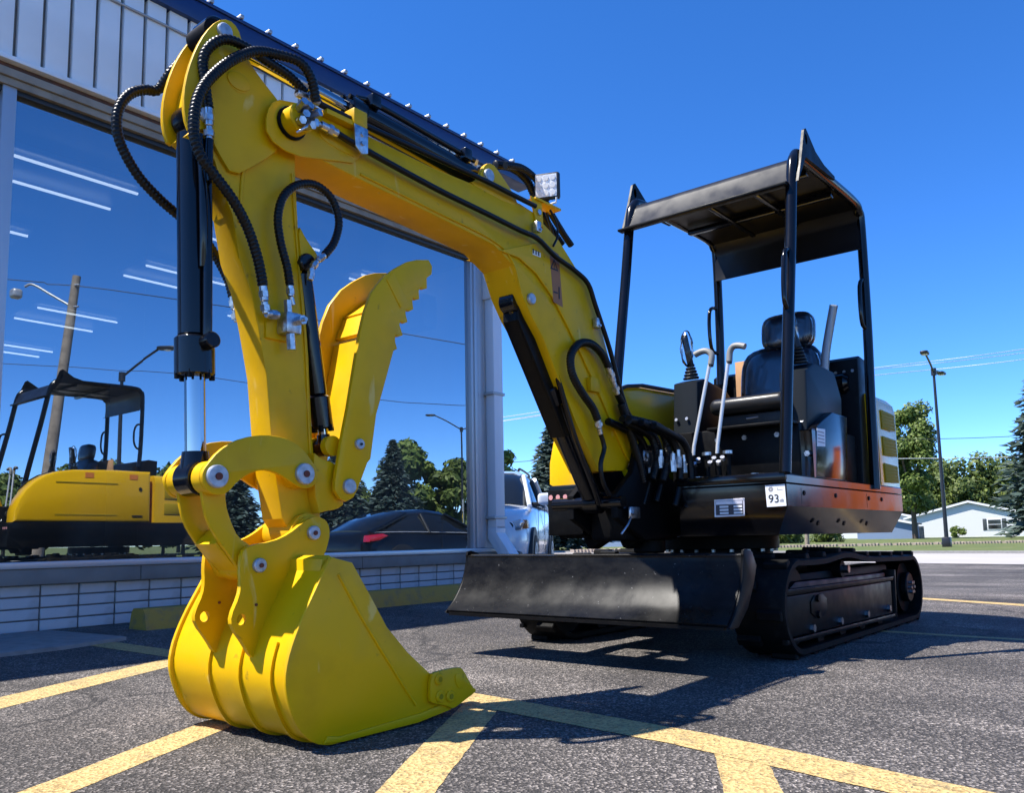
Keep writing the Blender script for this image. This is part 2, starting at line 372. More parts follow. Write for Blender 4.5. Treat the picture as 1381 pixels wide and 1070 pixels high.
def text_on(name, s, origin, ux, uz, height, m, parent, extrude=.0006):
    """flat print: text laid on a face, ux = reading direction, uz = up"""
    cu = bpy.data.curves.new(name, 'FONT'); cu.body = s; cu.size = height*1.4; cu.extrude = extrude; cu.align_x = 'CENTER'; cu.align_y = 'CENTER'
    to = bpy.data.objects.new(name, cu); COL.objects.link(to)
    dg = bpy.context.evaluated_depsgraph_get(); me = bpy.data.meshes.new_from_object(to.evaluated_get(dg)); bpy.data.objects.remove(to)
    ux, uz = Vector(ux).normalized(), Vector(uz).normalized(); n = ux.cross(uz)
    me.transform(Matrix(((ux.x, uz.x, n.x, origin[0]), (ux.y, uz.y, n.y, origin[1]), (ux.z, uz.z, n.z, origin[2]), (0, 0, 0, 1))))
    me.materials.clear()
    return linkm(name, me, m, parent)
def bolt(name, p, n, r, h, m, parent):
    p, n = Vector(p), Vector(n).normalized()
    return cyl(name, p, p+n*h, r, m, parent, seg=6)
# outlines (x, z) in metres, with the plane y they stand in
D={
'arm':(-1.98,[(-1.1,1.6),(-1.176,1.555),(-1.207,1.467),(-1.233,1.42),(-1.257,1.304),(-1.296,1.214),(-1.321,1.116),(-1.339,1.035),(-1.35,0.982),(-1.367,0.821),(-1.384,0.71),(-1.408,0.587),(-1.443,0.541),(-1.507,0.503),(-1.551,0.54),(-1.537,0.609),(-1.529,0.639),(-1.509,0.82),(-1.496,1.002),(-1.493,1.059),(-1.466,1.328),(-1.451,1.444),(-1.438,1.613),(-1.437,1.728),(-1.384,1.792),(-1.308,1.847),(-1.268,1.883),(-1.251,1.922),(-1.194,1.743)]),
'ear':(-1.975,[(-1.097,1.595),(-1.079,1.638),(-1.075,1.7),(-1.086,1.771),(-1.107,1.841),(-1.134,1.901),(-1.166,1.949),(-1.202,1.971),(-1.232,1.958),(-1.247,1.918),(-1.265,1.879),(-1.304,1.843),(-1.38,1.789),(-1.433,1.725),(-1.435,1.61),(-1.365,1.654),(-1.266,1.484),(-1.246,1.535),(-1.194,1.613),(-1.16,1.653)]),
'boom':(-1.95,[(-1.322,1.692),(-1.326,1.725),(-1.345,1.757),(-1.37,1.774),(-1.478,1.806),(-1.567,1.82),(-1.644,1.811),(-1.98,1.803),(-2.167,1.811),(-2.468,1.822),(-2.548,1.813),(-2.72,1.744),(-2.822,1.668),(-2.929,1.586),(-3.018,1.434),(-3.103,1.249),(-3.209,1.075),(-3.268,0.905),(-3.186,0.81),(-2.972,0.796),(-2.822,0.975),(-2.686,1.173),(-2.597,1.31),(-2.524,1.385),(-2.466,1.462),(-2.419,1.559),(-2.307,1.611),(-1.979,1.634),(-1.644,1.653),(-1.418,1.67),(-1.354,1.671)]),
'boom_ear':(-1.95,[(-2.167,1.808),(-2.22,1.834),(-2.241,1.873),(-2.267,1.916),(-2.306,1.93),(-2.345,1.911),(-2.468,1.822),(-2.412,1.796)]),
'boom_doubler':(-1.944,[(-2.303,1.589),(-2.444,1.582),(-2.545,1.547),(-2.655,1.471),(-2.767,1.354),(-2.848,1.264),(-2.996,1.087),(-3.15,0.883),(-3.209,0.834),(-3.258,0.904),(-3.2,1.073),(-3.093,1.246),(-3.009,1.431),(-2.92,1.583),(-2.814,1.665),(-2.64,1.73)]),
'thumb':(-1.93,[(-1.682,1.285),(-1.731,1.346),(-1.778,1.384),(-1.833,1.42),(-1.877,1.438),(-1.93,1.451),(-1.947,1.433),(-1.944,1.404),(-1.921,1.386),(-1.922,1.351),(-1.905,1.344),(-1.89,1.346),(-1.884,1.333),(-1.886,1.307),(-1.872,1.301),(-1.857,1.305),(-1.855,1.291),(-1.859,1.267),(-1.842,1.257),(-1.824,1.258),(-1.825,1.242),(-1.833,1.22),(-1.819,1.213),(-1.8,1.216),(-1.798,1.202),(-1.812,1.172),(-1.793,1.164),(-1.779,1.166),(-1.779,1.145),(-1.787,1.123),(-1.772,1.115),(-1.7,0.904),(-1.677,0.766),(-1.665,0.754),(-1.628,0.674),(-1.611,0.648),(-1.586,0.636),(-1.562,0.644),(-1.543,0.667),(-1.543,0.693),(-1.564,0.802),(-1.59,0.915),(-1.612,1.03),(-1.635,1.147),(-1.655,1.221)]),
'thumb_far':(-2.13,[(-1.665,1.273),(-1.701,1.335),(-1.747,1.381),(-1.794,1.415),(-1.843,1.437),(-1.886,1.439),(-1.903,1.425)]),
'hlink':(-1.94,[(-1.134,0.681),(-1.132,0.699),(-1.144,0.719),(-1.176,0.757),(-1.222,0.787),(-1.28,0.806),(-1.344,0.811),(-1.398,0.803),(-1.443,0.777),(-1.479,0.737),(-1.492,0.713),(-1.485,0.687),(-1.464,0.671),(-1.434,0.67),(-1.397,0.686),(-1.365,0.705),(-1.327,0.715),(-1.293,0.713),(-1.262,0.7),(-1.231,0.679),(-1.212,0.657),(-1.193,0.645),(-1.166,0.644),(-1.147,0.655)]),
'clink':(-1.972,[(-1.147,0.698),(-1.154,0.642),(-1.17,0.578),(-1.207,0.524),(-1.245,0.479),(-1.274,0.44),(-1.32,0.418),(-1.359,0.442),(-1.342,0.49),(-1.298,0.515),(-1.261,0.537),(-1.239,0.576),(-1.222,0.624),(-1.221,0.673),(-1.225,0.712),(-1.185,0.735)]),
'bucket_ear':(-1.94,[(-1.249,0.458),(-1.253,0.498),(-1.276,0.515),(-1.347,0.524),(-1.397,0.543),(-1.445,0.576),(-1.481,0.592),(-1.512,0.588),(-1.53,0.574),(-1.538,0.544),(-1.528,0.506),(-1.51,0.469),(-1.503,0.444),(-1.441,0.318),(-1.417,0.31),(-1.358,0.305),(-1.324,0.274),(-1.302,0.223),(-1.284,0.228),(-1.264,0.261),(-1.227,0.309),(-1.224,0.336),(-1.248,0.386),(-1.252,0.418)]),
'bucket_side':(-1.77,[(-1.416,0.48),(-1.484,0.464),(-1.544,0.378),(-1.608,0.283),(-1.687,0.204),(-1.778,0.132),(-1.821,0.084),(-1.858,0.019),(-1.711,-0.002),(-1.581,-0.008),(-1.473,-0.012),(-1.406,-0.006),(-1.357,0.022),(-1.318,0.059),(-1.291,0.113),(-1.275,0.171),(-1.279,0.22),(-1.294,0.268),(-1.322,0.328),(-1.362,0.397),(-1.395,0.454)]),
'tooth':(-1.76,[(-1.765,0.133),(-1.786,0.14),(-1.884,0.141),(-1.9,0.132),(-1.939,0.076),(-1.959,0.063),(-1.952,0.055),(-1.902,0.038),(-1.853,0.021),(-1.831,0.035),(-1.77,0.051),(-1.758,0.063)]),
'cutter_holes':(-1.755,[(-1.793,0.117),(-1.796,0.068),(-1.839,0.062)]),
'bucketcyl':(-2.03,[(-1.104,1.682),(-1.141,1.675),(-1.158,1.068),(-1.165,0.959),(-1.171,0.748),(-1.172,0.693)]),
'bucketcyl_top':(-1.975,[(-1.128,1.634),(-1.159,1.674)]),
'armcyl_near':(-1.99,[(-1.207,1.939),(-2.348,1.912)]),
'armcyl':(-2.03,[(-1.292,1.957),(-1.652,1.927),(-1.689,1.922),(-2.29,1.896)]),
'boomcyl':(-2.03,[(-2.649,1.496),(-2.546,1.42),(-2.79,1.074),(-2.949,0.787),(-3.032,0.631),(-3.088,0.599)]),
'guard':(-1.97,[(-2.386,1.408),(-2.463,1.441),(-2.55,1.406),(-2.714,1.195),(-2.795,0.938),(-2.667,0.912),(-2.384,1.332)]),
'pins':(-1.93,[(-1.171,1.896),(-1.441,0.71),(-1.171,0.691),(-1.477,0.546),(-1.303,0.462),(-1.592,0.68),(-1.63,0.807),(-1.385,1.73),(-1.462,1.343),(-2.519,1.448),(-2.277,1.87)]),
'thumbcyl':(-1.96,[(-1.482,1.337),(-1.546,0.858),(-1.558,0.815),(-1.558,0.782)]),
'swing':(-2.03,[(-3.252,0.802),(-3.408,0.914),(-3.032,0.631),(-3.337,0.635),(-2.657,0.494),(-3.403,0.636),(-3.382,0.533)]),
'worklight':(-1.97,[(-2.575,1.848),(-2.593,1.948),(-2.749,2.032),(-2.761,1.948),(-2.659,1.858)]),
'hoodR':(-2.6,[(-3.588,0.775),(-3.599,1.032),(-3.683,0.938),(-3.817,0.783),(-4.2,1.322),(-4.28,1.399),(-4.412,1.444),(-4.862,1.459)]),
'frameR':(-2.55,[(-3.422,0.737),(-3.742,0.746),(-3.432,0.523)]),
'seat':(-1.75,[(-3.992,1.234),(-4.005,1.351),(-4.204,1.46),(-4.289,1.514),(-4.275,1.634),(-4.662,1.781),(-4.997,1.816),(-4.974,1.674),(-3.684,1.106),(-4.373,1.241),(-3.568,1.112)]),
'leftconsole':(-1.4,[(-3.708,1.258),(-3.945,1.292),(-3.668,0.992),(-4.028,1.014),(-3.78,1.444),(-3.867,1.281),(-4.246,1.184),(-4.275,1.65),(-4.433,1.714)]),
'lever':(-1.75,[(-3.437,0.894),(-3.644,1.335),(-3.679,0.91),(-3.855,1.404),(-3.579,1.378),(-4.039,1.484)]),
'rightconsole':(-2.1,[(-3.944,1.292),(-4.185,1.344),(-3.953,1.114),(-4.228,1.141),(-4.024,1.559),(-4.072,1.329)]),
'rear':(-1.33,[(-4.765,1.269),(-5.147,1.25),(-5.195,1.198),(-5.159,0.754),(-4.725,0.74),(-4.813,1.18),(-5.084,1.178)]),
'doorL':(-1.35,[(-3.822,0.745),(-4.252,0.733),(-4.313,1.098),(-4.084,1.101),(-3.867,1.012),(-3.841,0.913),(-3.96,0.922),(-3.976,1.015)]),
'tracksL':(-1.33,[(-3.33,0.181),(-3.388,0.309),(-3.59,0.386),(-3.919,0.408),(-4.569,0.397),(-5.356,0.358),(-5.53,0.136),(-5.262,-0.036),(-3.423,0.01)]),
'footplate':(-1.3,[(-3.361,0.761),(-3.356,0.721)]),
'thumb_gusset':(-1.975,[(-1.445,1.454),(-1.48,1.408),(-1.521,1.373),(-1.524,1.348),(-1.505,1.33),(-1.462,1.319)]),
'thumb_bracket':(-1.975,[(-1.521,0.755),(-1.554,0.753),(-1.587,0.728),(-1.573,0.697),(-1.579,0.658),(-1.601,0.632),(-1.574,0.614),(-1.534,0.609)]),
'vents1':(-1.31,[(-4.74,1.178),(-4.995,1.178),(-4.981,1.09),(-4.728,1.092)]),
'vents2':(-1.31,[(-4.725,1.039),(-4.997,1.041),(-4.99,0.939),(-4.717,0.938)]),
'vents3':(-1.31,[(-4.718,0.886),(-4.985,0.886),(-4.979,0.793),(-4.709,0.797)]),
'decal':(-1.94,[(-2.636,1.632),(-2.723,1.648),(-2.727,1.504),(-2.64,1.498)]),
'decal2':(-1.94,[(-2.529,1.644),(-2.582,1.649),(-2.582,1.634),(-2.529,1.629)]),
'noisedecal':(-1.3,[]),
}
HZ={
'h1':(-2.15,[(-1.137,1.866),(-1.114,1.829),(-1.098,1.785),(-1.06,1.769),(-1.022,1.742),(-0.995,1.697),(-0.987,1.645),(-1.001,1.588),(-1.048,1.521),(-1.112,1.472),(-1.179,1.436),(-1.248,1.395),(-1.294,1.344),(-1.317,1.283),(-1.326,1.236)]),
'h1f':(-2.15,[(-1.326,1.236),(-1.334,1.197),(-1.342,1.161)]),
'h2':(-1.93,[(-1.449,1.803),(-1.422,1.861),(-1.38,1.893),(-1.319,1.898),(-1.252,1.875),(-1.188,1.825),(-1.13,1.756),(-1.095,1.696),(-1.078,1.636),(-1.078,1.565),(-1.1,1.513),(-1.137,1.479),(-1.193,1.427),(-1.25,1.366),(-1.289,1.292),(-1.309,1.226)]),
'h2f':(-1.93,[(-1.309,1.226),(-1.315,1.183),(-1.32,1.149),(-1.361,1.153)]),
'h3':(-1.955,[(-1.43,1.837),(-1.373,1.859),(-1.298,1.871),(-1.233,1.885),(-1.175,1.883),(-1.136,1.851),(-1.12,1.808),(-1.126,1.751),(-1.138,1.679)]),
'h3f':(-1.955,[(-1.138,1.679),(-1.142,1.628),(-1.143,1.591)]),
'h3t':(-1.955,[(-1.143,1.591),(-1.142,1.535),(-1.148,1.476)]),
'h4':(-1.94,[(-1.394,1.245),(-1.383,1.297),(-1.36,1.366),(-1.351,1.436),(-1.37,1.503),(-1.418,1.551),(-1.481,1.57),(-1.539,1.547),(-1.567,1.485),(-1.551,1.416),(-1.515,1.365)]),
'h4f':(-1.94,[(-1.515,1.365),(-1.488,1.341),(-1.468,1.313),(-1.463,1.276)]),
'h4g':(-1.94,[(-1.394,1.245),(-1.397,1.213),(-1.405,1.189)]),
'h5':(-1.92,[(-1.48,1.752),(-1.543,1.748),(-1.63,1.738),(-1.949,1.712),(-2.245,1.7),(-2.418,1.692),(-2.533,1.689),(-2.644,1.648),(-2.783,1.62),(-2.879,1.585),(-2.931,1.502),(-3.031,1.332),(-3.1,1.178),(-3.183,1.035),(-3.278,0.937),(-3.363,0.834)]),
'h5f':(-1.92,[(-1.442,1.797),(-1.437,1.765),(-1.453,1.748),(-1.48,1.752)]),
'h6':(-1.93,[(-1.401,1.823),(-1.481,1.828),(-1.551,1.821),(-2.177,1.831),(-2.389,1.828),(-2.537,1.826)]),
'h6b':(-2.06,[(-2.45,2.008),(-2.553,2.031),(-2.641,2.016),(-2.69,1.973),(-2.728,1.914),(-2.825,1.836),(-2.889,1.794)]),
'h7':(-1.91,[(-3.01,1.236),(-2.955,1.292),(-2.873,1.323),(-2.785,1.308),(-2.725,1.249),(-2.732,1.174),(-2.797,1.106),(-2.87,1.053),(-2.906,1.007)]),
'h7f':(-1.91,[(-2.906,1.007),(-2.915,0.97),(-2.925,0.946)]),
'h7t':(-1.91,[(-2.925,0.946),(-2.95,0.892),(-2.918,0.822),(-2.931,0.748),(-2.978,0.694)]),
'h8f':(-1.91,[(-2.999,1.244),(-3.036,1.185),(-3.069,1.133)]),
'h8':(-1.91,[(-3.069,1.133),(-3.155,1.045),(-3.274,0.929),(-3.377,0.8)]),
'h9':(-1.82,[(-3.005,1.007),(-3.139,1.004),(-3.266,0.993),(-3.321,0.931),(-3.321,0.842),(-3.267,0.757)]),
'h10':(-1.86,[(-3.052,1.003),(-3.174,0.982),(-3.267,0.951),(-3.3,0.86),(-3.254,0.765)]),
'h11':(-1.9,[(-3.08,1.091),(-3.157,0.952),(-3.212,0.841),(-3.245,0.76)]),
'wl':(-1.93,[(-2.635,1.84),(-2.674,1.799),(-2.682,1.744),(-2.65,1.692)]),
}
# ================================================================ SETTING
def gz(x):
    t = min(1, max(0, (-7-x)/7.)); return -.3*t*t*(3-2*t)
def sheet(name, x0, x1, y0, y1, dz, m, n=40, xs=None):
    xs = xs or [x0+(x1-x0)*i/n for i in range(n+1)]
    V, F = [], []
    for x in xs: V += [(x, y0, gz(x)+dz), (x, y1, gz(x)+dz)]
    for i in range(len(xs)-1): F.append((2*i, 2*i+1, 2*i+3, 2*i+2))
    return struct(link(name, V, F, m))
base_x = [900, 60, 0, -6] + [-7-.5*i for i in range(15)] + [-30, -60, -120, -300, -900]
sheet('ground', 0, 0, -900, 900, -.03, 'grass', xs=base_x)
sheet('parking_lot', 0, 0, -45, 13, 0, 'asphalt', xs=[60, 20, 5, 0, -6]+[-7-.5*i for i in range(15)]+[-18, -25.5])
def slant(name, xa, xb, z, m, h=None, y0=-160, y1=60):
    k = .20
    V = [(xa+k*y0, y0, z), (xb+k*y0, y0, z), (xb+k*y1, y1, z), (xa+k*y1, y1, z)]
    if h:
        V += [(v[0], v[1], z-h) for v in V]; F = [(0, 1, 2, 3), (4, 5, 6, 7), (0, 1, 5, 4), (1, 2, 6, 5), (2, 3, 7, 6), (3, 0, 4, 7)]
    else: F = [(0, 1, 2, 3)]
    return struct(link(name, V, F, m))
slant('road', -22.1, -31.6, -.294, 'road')
slant('road_kerb', -31.6, -31.85, -.2, 'concrete', .2)
slant('lawn', -31.85, -200, -.215, 'grass')
# far street beside the lot (seen in the shop glass)
sheet('side_street', 60, -22, 15, 24, -.01, 'road', 20)
sheet('side_kerb', 60, -22, 24, 24.3, .12, 'concrete', 20)

def strip(name, pts, wd, dz=.001, m='line_paint', seed=1):
    rn = random.Random(seed); V, F = [], []
    P = []
    for a, b in zip(pts, pts[1:]):
        a, b = Vector((*a, 0)), Vector((*b, 0)); n = max(2, int((b-a).length/.04))
        P += [a+(b-a)*i/n for i in range(n)]
    P.append(Vector((*pts[-1], 0)))
    for i, p in enumerate(P):
        d = (P[min(i+1, len(P)-1)]-P[max(i-1, 0)]).normalized(); q = Vector((-d.y, d.x, 0))
        for s in (-1, 1):
            v = p+q*s*(wd/2+rn.uniform(-.0018, .0018)); V.append((v.x, v.y, gz(v.x)+dz))
    for i in range(len(P)-1): F.append((2*i, 2*i+1, 2*i+3, 2*i+2))
    return struct(link(name, V, F, m))
strip('parking_line', [(-.2, -2.72), (-1.15, -3.19), (-2.08, -3.66)], .17, seed=2)
strip('parking_line', [(-.2, -1.65), (-.8, -1.955), (-1.45, -2.29), (-2.06, -2.6)], .115, seed=3)
strip('parking_line', [(-.1, -.68), (-1.25, -1.325), (-2.06, -1.82)], .125, seed=4)
strip('parking_line', [(-.4, -.02), (-1.67, -.75), (-1.99, -.93)], .115, seed=5)
strip('parking_line', [(-2.14, -4.62), (-2.13, -3.0), (-2.09, -1.9), (-2.0, -1.06), (-1.88, -.45), (-1.66, .5), (-1.4, 1.5)], .15, dz=.002, seed=6)
strip('parking_line', [(-4.72, -1.6), (-4.66, -1.0), (-4.6, .5)], .07, seed=7)
strip('parking_line', [(-7.5, -3.0), (-7.1, -1.74), (-6.7, -.9), (-6.2, .6)], .14, seed=9)
for i in range(3): strip('parking_line', [(-9.5-2.8*i, -1.2), (-9.0-2.8*i, 2.5)], .11, seed=20+i)

# concrete walk at the shop door
V = [(4, -5.6), (-2.22, -5.45), (-2.30, -4.66), (-1.9, -4.52), (4, -4.2)]
struct(prism('walkway', V, -.05, .022, 'concrete', None, .008, 'z'))

# ---- shop building
shop = thing('shop_building', 'low shop building with white panels, blue roof edge and big window wall', 'building', (-2.5, -5.67, 0))
XE = -6.64; XS = 3.0
core = box('brick_wall', (XE+.01, -5.80, 0), (XS, -5.663, .288), 'mortar', shop, 0)
bx = -1.06; ci = 0
bme = {}
rb = random.Random(4)
xj = -2.47
cols = []
x = xj+.235*7
while x > XE+.02:
    cols.append((max(x-.235, XE), x)); x -= .235
for (xa, xb) in cols:
    for k in range(4):
        z0 = .288-.0725*(k+1)+.0045; z1 = .288-.0725*k-.0045
        key = round(xb-xa, 3)
        if key not in bme:
            t_ = box('brick', (-(xb-xa)/2+.005, -.05, -.0317), ((xb-xa)/2-.005, .05, .0317), 'brick_white', None, .004, 1)
            bme[key] = t_.data; bpy.data.objects.remove(t_)
        o = bpy.data.objects.new('brick', bme[key]); COL.objects.link(o); o.parent = core
        o.location = ((xa+xb)/2, -5.703+rb.uniform(-.002, .002), (z0+z1)/2); o.rotation_euler = (0, 0, rb.uniform(-.004, .004))
x = XS
while x > XE+.05:
    x2 = max(x-1.95, XE)
    s = box('sill_stone', (x2+.002, -5.80, .289), (x-.002, -5.60, .388), 'sill_grey', shop, .006)
    x = x2
box('sill_flashing', (XE-.01, -5.76, .389), (XS, -5.588, .43), 'sill_metal', shop, .004)
# window wall
panes = [(2.0, -1.86), (-1.945, -2.853), (-2.853, -5.053), (-5.053, -6.262)]
for i, (a, b) in enumerate(panes):
    g = link('window_pane', [(a, -5.675, .43), (b, -5.675, .43), (b, -5.675, 3.405), (a, -5.675, 3.405)], [(0, 1, 2, 3)], 'shop_glass', shop)
    c = Vector(((a+b)/2, -5.675, 1.9)); tl = (R(.02), R(-.012), R(.02), R(-.015))[i]
    g.data.transform(Matrix.Translation(c) @ Matrix.Rotation(tl, 4, 'Z') @ Matrix.Translation(-c))
box('mullion', (-1.945, -5.73, .43), (-1.862, -5.62, 3.47), 'alu_frame', shop, .004)
box('mullion', (2.0, -5.73, .43), (2.1, -5.62, 3.47), 'alu_frame', shop, .004)
box('window_jamb', (-6.30, -5.72, .43), (-6.262, -5.63, 3.41), 'alu_frame', shop, .004)
box('window_jamb', (-6.36, -5.74, .43), (-6.302, -5.615, 3.45), 'alu_frame', shop, .008)
box('window_jamb', (-6.47, -5.78, .43), (-6.362, -5.635, 3.45), 'alu_frame', shop, .02)
box('wall_corner', (XE, -5.80, .43), (-6.472, -5.662, 3.45), 'panel_white', shop, .005)
box('window_head', (XE, -5.74, 3.405), (XS, -5.635, 3.44), 'plastic_black', shop, .003)
box('head_trim', (XE, -5.76, 3.441), (XS, -5.605, 3.49), 'trim_tan', shop, .004)
box('head_trim', (XE, -5.76, 3.491), (XS, -5.585, 3.545), 'trim_tan', shop, .004)
box('head_trim', (XE, -5.76, 3.546), (XS, -5.60, 3.578), 'trim_rust', shop, .003)
box('wall_flashing', (XE-.01, -5.76, 3.579), (XS, -5.548, 3.612), 'panel_white', shop, .004)
box('panel_backing', (XE, -5.80, 3.613), (XS, -5.648, 4.5), 'sill_grey', shop, 0)
x = -1.9+.168*29
pm = None
while x > XE+.1:
    xa, xb = max(x-.168, XE), x-.026
    if pm is None:
        t_ = box('wall_panel', (-.071, -.024, -.43), (.071, .024, .43), 'panel_white', None, .006, 2); pm = t_.data; bpy.data.objects.remove(t_)
    o = bpy.data.objects.new('wall_panel', pm); COL.objects.link(o); attach(o, shop); o.location = ((xa+xb)/2, -5.625, 4.045); x -= .168
tube('cable_conduit', [(XS, -5.588, 4.335), (-2.2, -5.588, 4.335), (-2.6, -5.588, 4.33), (XE, -5.588, 4.34)], .009, 'pole_grey', shop, straight=True)
for x in (-2.0, -2.42, -3.3, -4.3, -5.3, -6.2): box('conduit_clip', (x-.012, -5.602, 4.318), (x+.012, -5.574, 4.352), 'pole_grey', shop, .003)
fas = box('fascia', (XE-.6, -5.75, 4.475), (XS, -5.56, 4.63), 'fascia_blue', shop, .006)
box('roof_edge', (XE-.6, -5.75, 4.631), (XS, -5.545, 4.66), 'fascia_blue', shop, .006)
box('roof_deck', (XE-.59, -14.2, 4.60), (XS, -5.752, 4.655), 'fascia_blue', shop, 0)
x = -3.02; k = 0
x = -1.4
while x > XE-.45:
    rr = box('roof_rib', (x-.018, -7.5, 4.6605), (x+.018, -5.53, 4.694), 'pole_grey', shop, .008); x -= .262
# interior
box('ceiling', (XE+.05, -14, 3.46), (XS, -5.81, 3.50), 'interior_wall', shop, 0)
box('interior_floor', (XE+.05, -14, .0), (XS, -5.81, .05), 'interior_floor', shop, 0)
box('back_wall', (XE+.05, -14.2, 0), (XS, -14, 4.59), 'interior_wall', shop, 0)
box('end_wall', (XE, -14.2, 0), (XE+.15, -5.81, 4.59), 'panel_white', shop, 0)
box('end_wall', (XS, -14.2, 0), (XS+.15, -5.66, 4.59), 'panel_white', shop, 0)
for (y, sp_, xs) in ((-6.62, .235, (-2.65, -4.45, -.8)), (-8.25, .235, (-2.45, -4.5)), (-10.73, .34, (-4.4, -2.2)), (-12.9, .235, (-4.55,)), (-6.75, .1, (-6.15,)), (-8.9, .2, (-6.1,))):
    for x in xs:
        lf = box('ceiling_light', (x-.5, y-sp_-.06, 3.37), (x+.5, y+sp_+.06, 3.42), 'pole_grey', shop, .005)
        for s in (-1, 1): cyl('lamp_tube', (x-.47, y+s*sp_, 3.33), (x+.47, y+s*sp_, 3.33), .012, 'tube_light', lf, 10)
box('interior_partition', (-2.95, -13.99, .06), (-2.8, -9.2, 3.44), 'interior_wall', shop, 0)
box('notice_board', (-4.5, -13.95, 1.1), (-3.2, -13.90, 2.4), 'trim_white', shop, .01)
bxi = box('wall_cabinet', (-6.25, -6.5, 2.75), (-6.05, -6.1, 3.1), 'trim_white', shop, .01)
# downspout
box('gutter_box', (-6.66, -5.657, 3.02), (-6.46, -5.49, 3.40), 'spout_white', shop, .01)
ds = box('downspout', (-6.63, -5.64, .62), (-6.485, -5.52, 3.02), 'spout_white', shop, .012)
prism('downspout_elbow', [(-5.64, .64), (-5.52, .64), (-5.52, .58), (-5.18, .16), (-5.29, .10), (-5.64, .52)], -6.63, -6.485, 'spout_white', shop, .01, 'x')
for z in (.72, 2.0): box('spout_bracket', (-6.65, -5.662, z), (-6.455, -5.512, z+.03), 'pole_grey', shop, .004)

# ---- wheel stop
def wheel_stop(x0, x1, y, label):
    pr = [(-.11, 0), (.11, 0), (.085, .10), (.06, .128), (-.06, .128), (-.085, .10)]
    bm = bmesh.new()
    rows = []
    n = 12
    for i in range(n+1):
        t = i/n; x = x0+(x1-x0)*t; sh = 0
        rows.append([bm.verts.new((x + (0.045*(q[1]/.128) if i == 0 and x0 < x1 else 0)*1 - (0), y+q[0], q[1])) for q in pr])
    for a, b in zip(rows, rows[1:]):
        for k in range(len(pr)): bm.faces.new((a[k], a[(k+1) % len(pr)], b[(k+1) % len(pr)], b[k]))
    bm.faces.new(rows[0]); bm.faces.new(rows[-1][::-1]); bev(bm, .008, 2)
    return tag(frombm('wheel_stop', bm, 'yellow_concrete'), label, 'wheel stop')
wheel_stop(-3.95, -2.62, -5.17, 'yellow concrete wheel stop at the shop wall, left of the bucket')
wheel_stop(-5.9, -4.15, -5.14, 'yellow concrete wheel stop at the shop wall, between bucket and dozer blade')
# ================================================================ EXCAVATOR
YC = -2.03
ex = thing('mini_excavator', 'yellow and black mini excavator with canopy, thumb and bucket resting on asphalt', 'excavator', (-4.26, YC, 0))
def part(name, m, pts, y0, y1, parent=ex, bevel=.003): return prism(name, pts, y0, y1, m, parent, bevel)
def both(fn):
    for s in (1, -1): fn(s)
def mir(y): return 2*YC-y
def disc_pin(p, y, r, parent, plug=True):
    o = cyl('pin', (p[0], y-.004, p[1]), (p[0], y+.012, p[1]), r, 'pin_steel', parent, 28, bevel=.003)
    if plug: cyl('grease_plug', (p[0], y+.010, p[1]), (p[0], y+.016, p[1]), r*.32, 'rust_plug', parent, 14)
    return o
P = D['pins'][1]
# ---- boom: welded box, side plates proud of the top and bottom plates
boom = part('boom', 'yellow_paint', D['boom'][1], -1.953, -2.107, ex, .004)
def inset(pts, d):
    n = len(pts); A = sum(pts[i][0]*pts[(i+1) % n][1]-pts[(i+1) % n][0]*pts[i][1] for i in range(n)); s = 1 if A > 0 else -1; out = []
    for i in range(n):
        a, b, c = Vector(pts[i-1]), Vector(pts[i]), Vector(pts[(i+1) % n])
        e1, e2 = (b-a).normalized(), (c-b).normalized(); n1, n2 = Vector((-e1.y, e1.x)), Vector((-e2.y, e2.x)); m_ = (n1+n2)
        m_ = m_.normalized()/max(.5, math.sqrt((1+n1.dot(n2))/2)); out.append(tuple(b+m_*d*s))
    return out
dbl = inset(D['boom_doubler'][1], .012)
for s, y in ((1, -1.953), (-1, -2.107)):
    part('side_doubler', 'yellow_paint', dbl, y, y+s*.010, boom, .004)
    part('cylinder_ear', 'yellow_paint', smooth_outline(D['boom_ear'][1]), -1.952 if s > 0 else -2.108, (-1.972 if s > 0 else -2.088), boom, .003)
    part('knuckle_plate', 'yellow_paint', smooth_outline([(-1.315, 1.66), (-1.31, 1.73), (-1.34, 1.785), (-1.40, 1.80), (-1.52, 1.825), (-1.66, 1.815), (-1.66, 1.70), (-1.52, 1.665), (-1.40, 1.635)]), y, y+s*.008, boom, .003)
pb = cyl('pivot_boss', (-1.392, -1.885, 1.728), (-1.392, mir(-1.885), 1.728), .042, 'yellow_paint', boom, 32, bevel=.005)
part('boss_ring', 'cast_black', [(-1.392+.049*math.cos(a*.3142), 1.728+.049*math.sin(a*.3142)) for a in range(20)], -1.943, -1.932, boom, .002)
for k in range(7):
    a = k*.9; rr = .024 if k else 0
    bolt('grease_fitting', (-1.392+rr*math.cos(a), -1.887, 1.728+rr*math.sin(a)), (math.cos(a)*.25, 1, math.sin(a)*.25), .012, .03+.012*(k % 2), 'zinc', boom)
tube('grease_line', [(-1.392, -1.862, 1.70), (-1.376, -1.85, 1.68), (-1.36, -1.87, 1.665)], .004, 'zinc', boom, 8)
disc_pin(P[9], -1.950, .022, boom, False); disc_pin(P[10], -1.951, .025, boom, False)
disc_pin((P[10][0], P[10][1]), mir(-1.951)-.008, .025, boom, False)
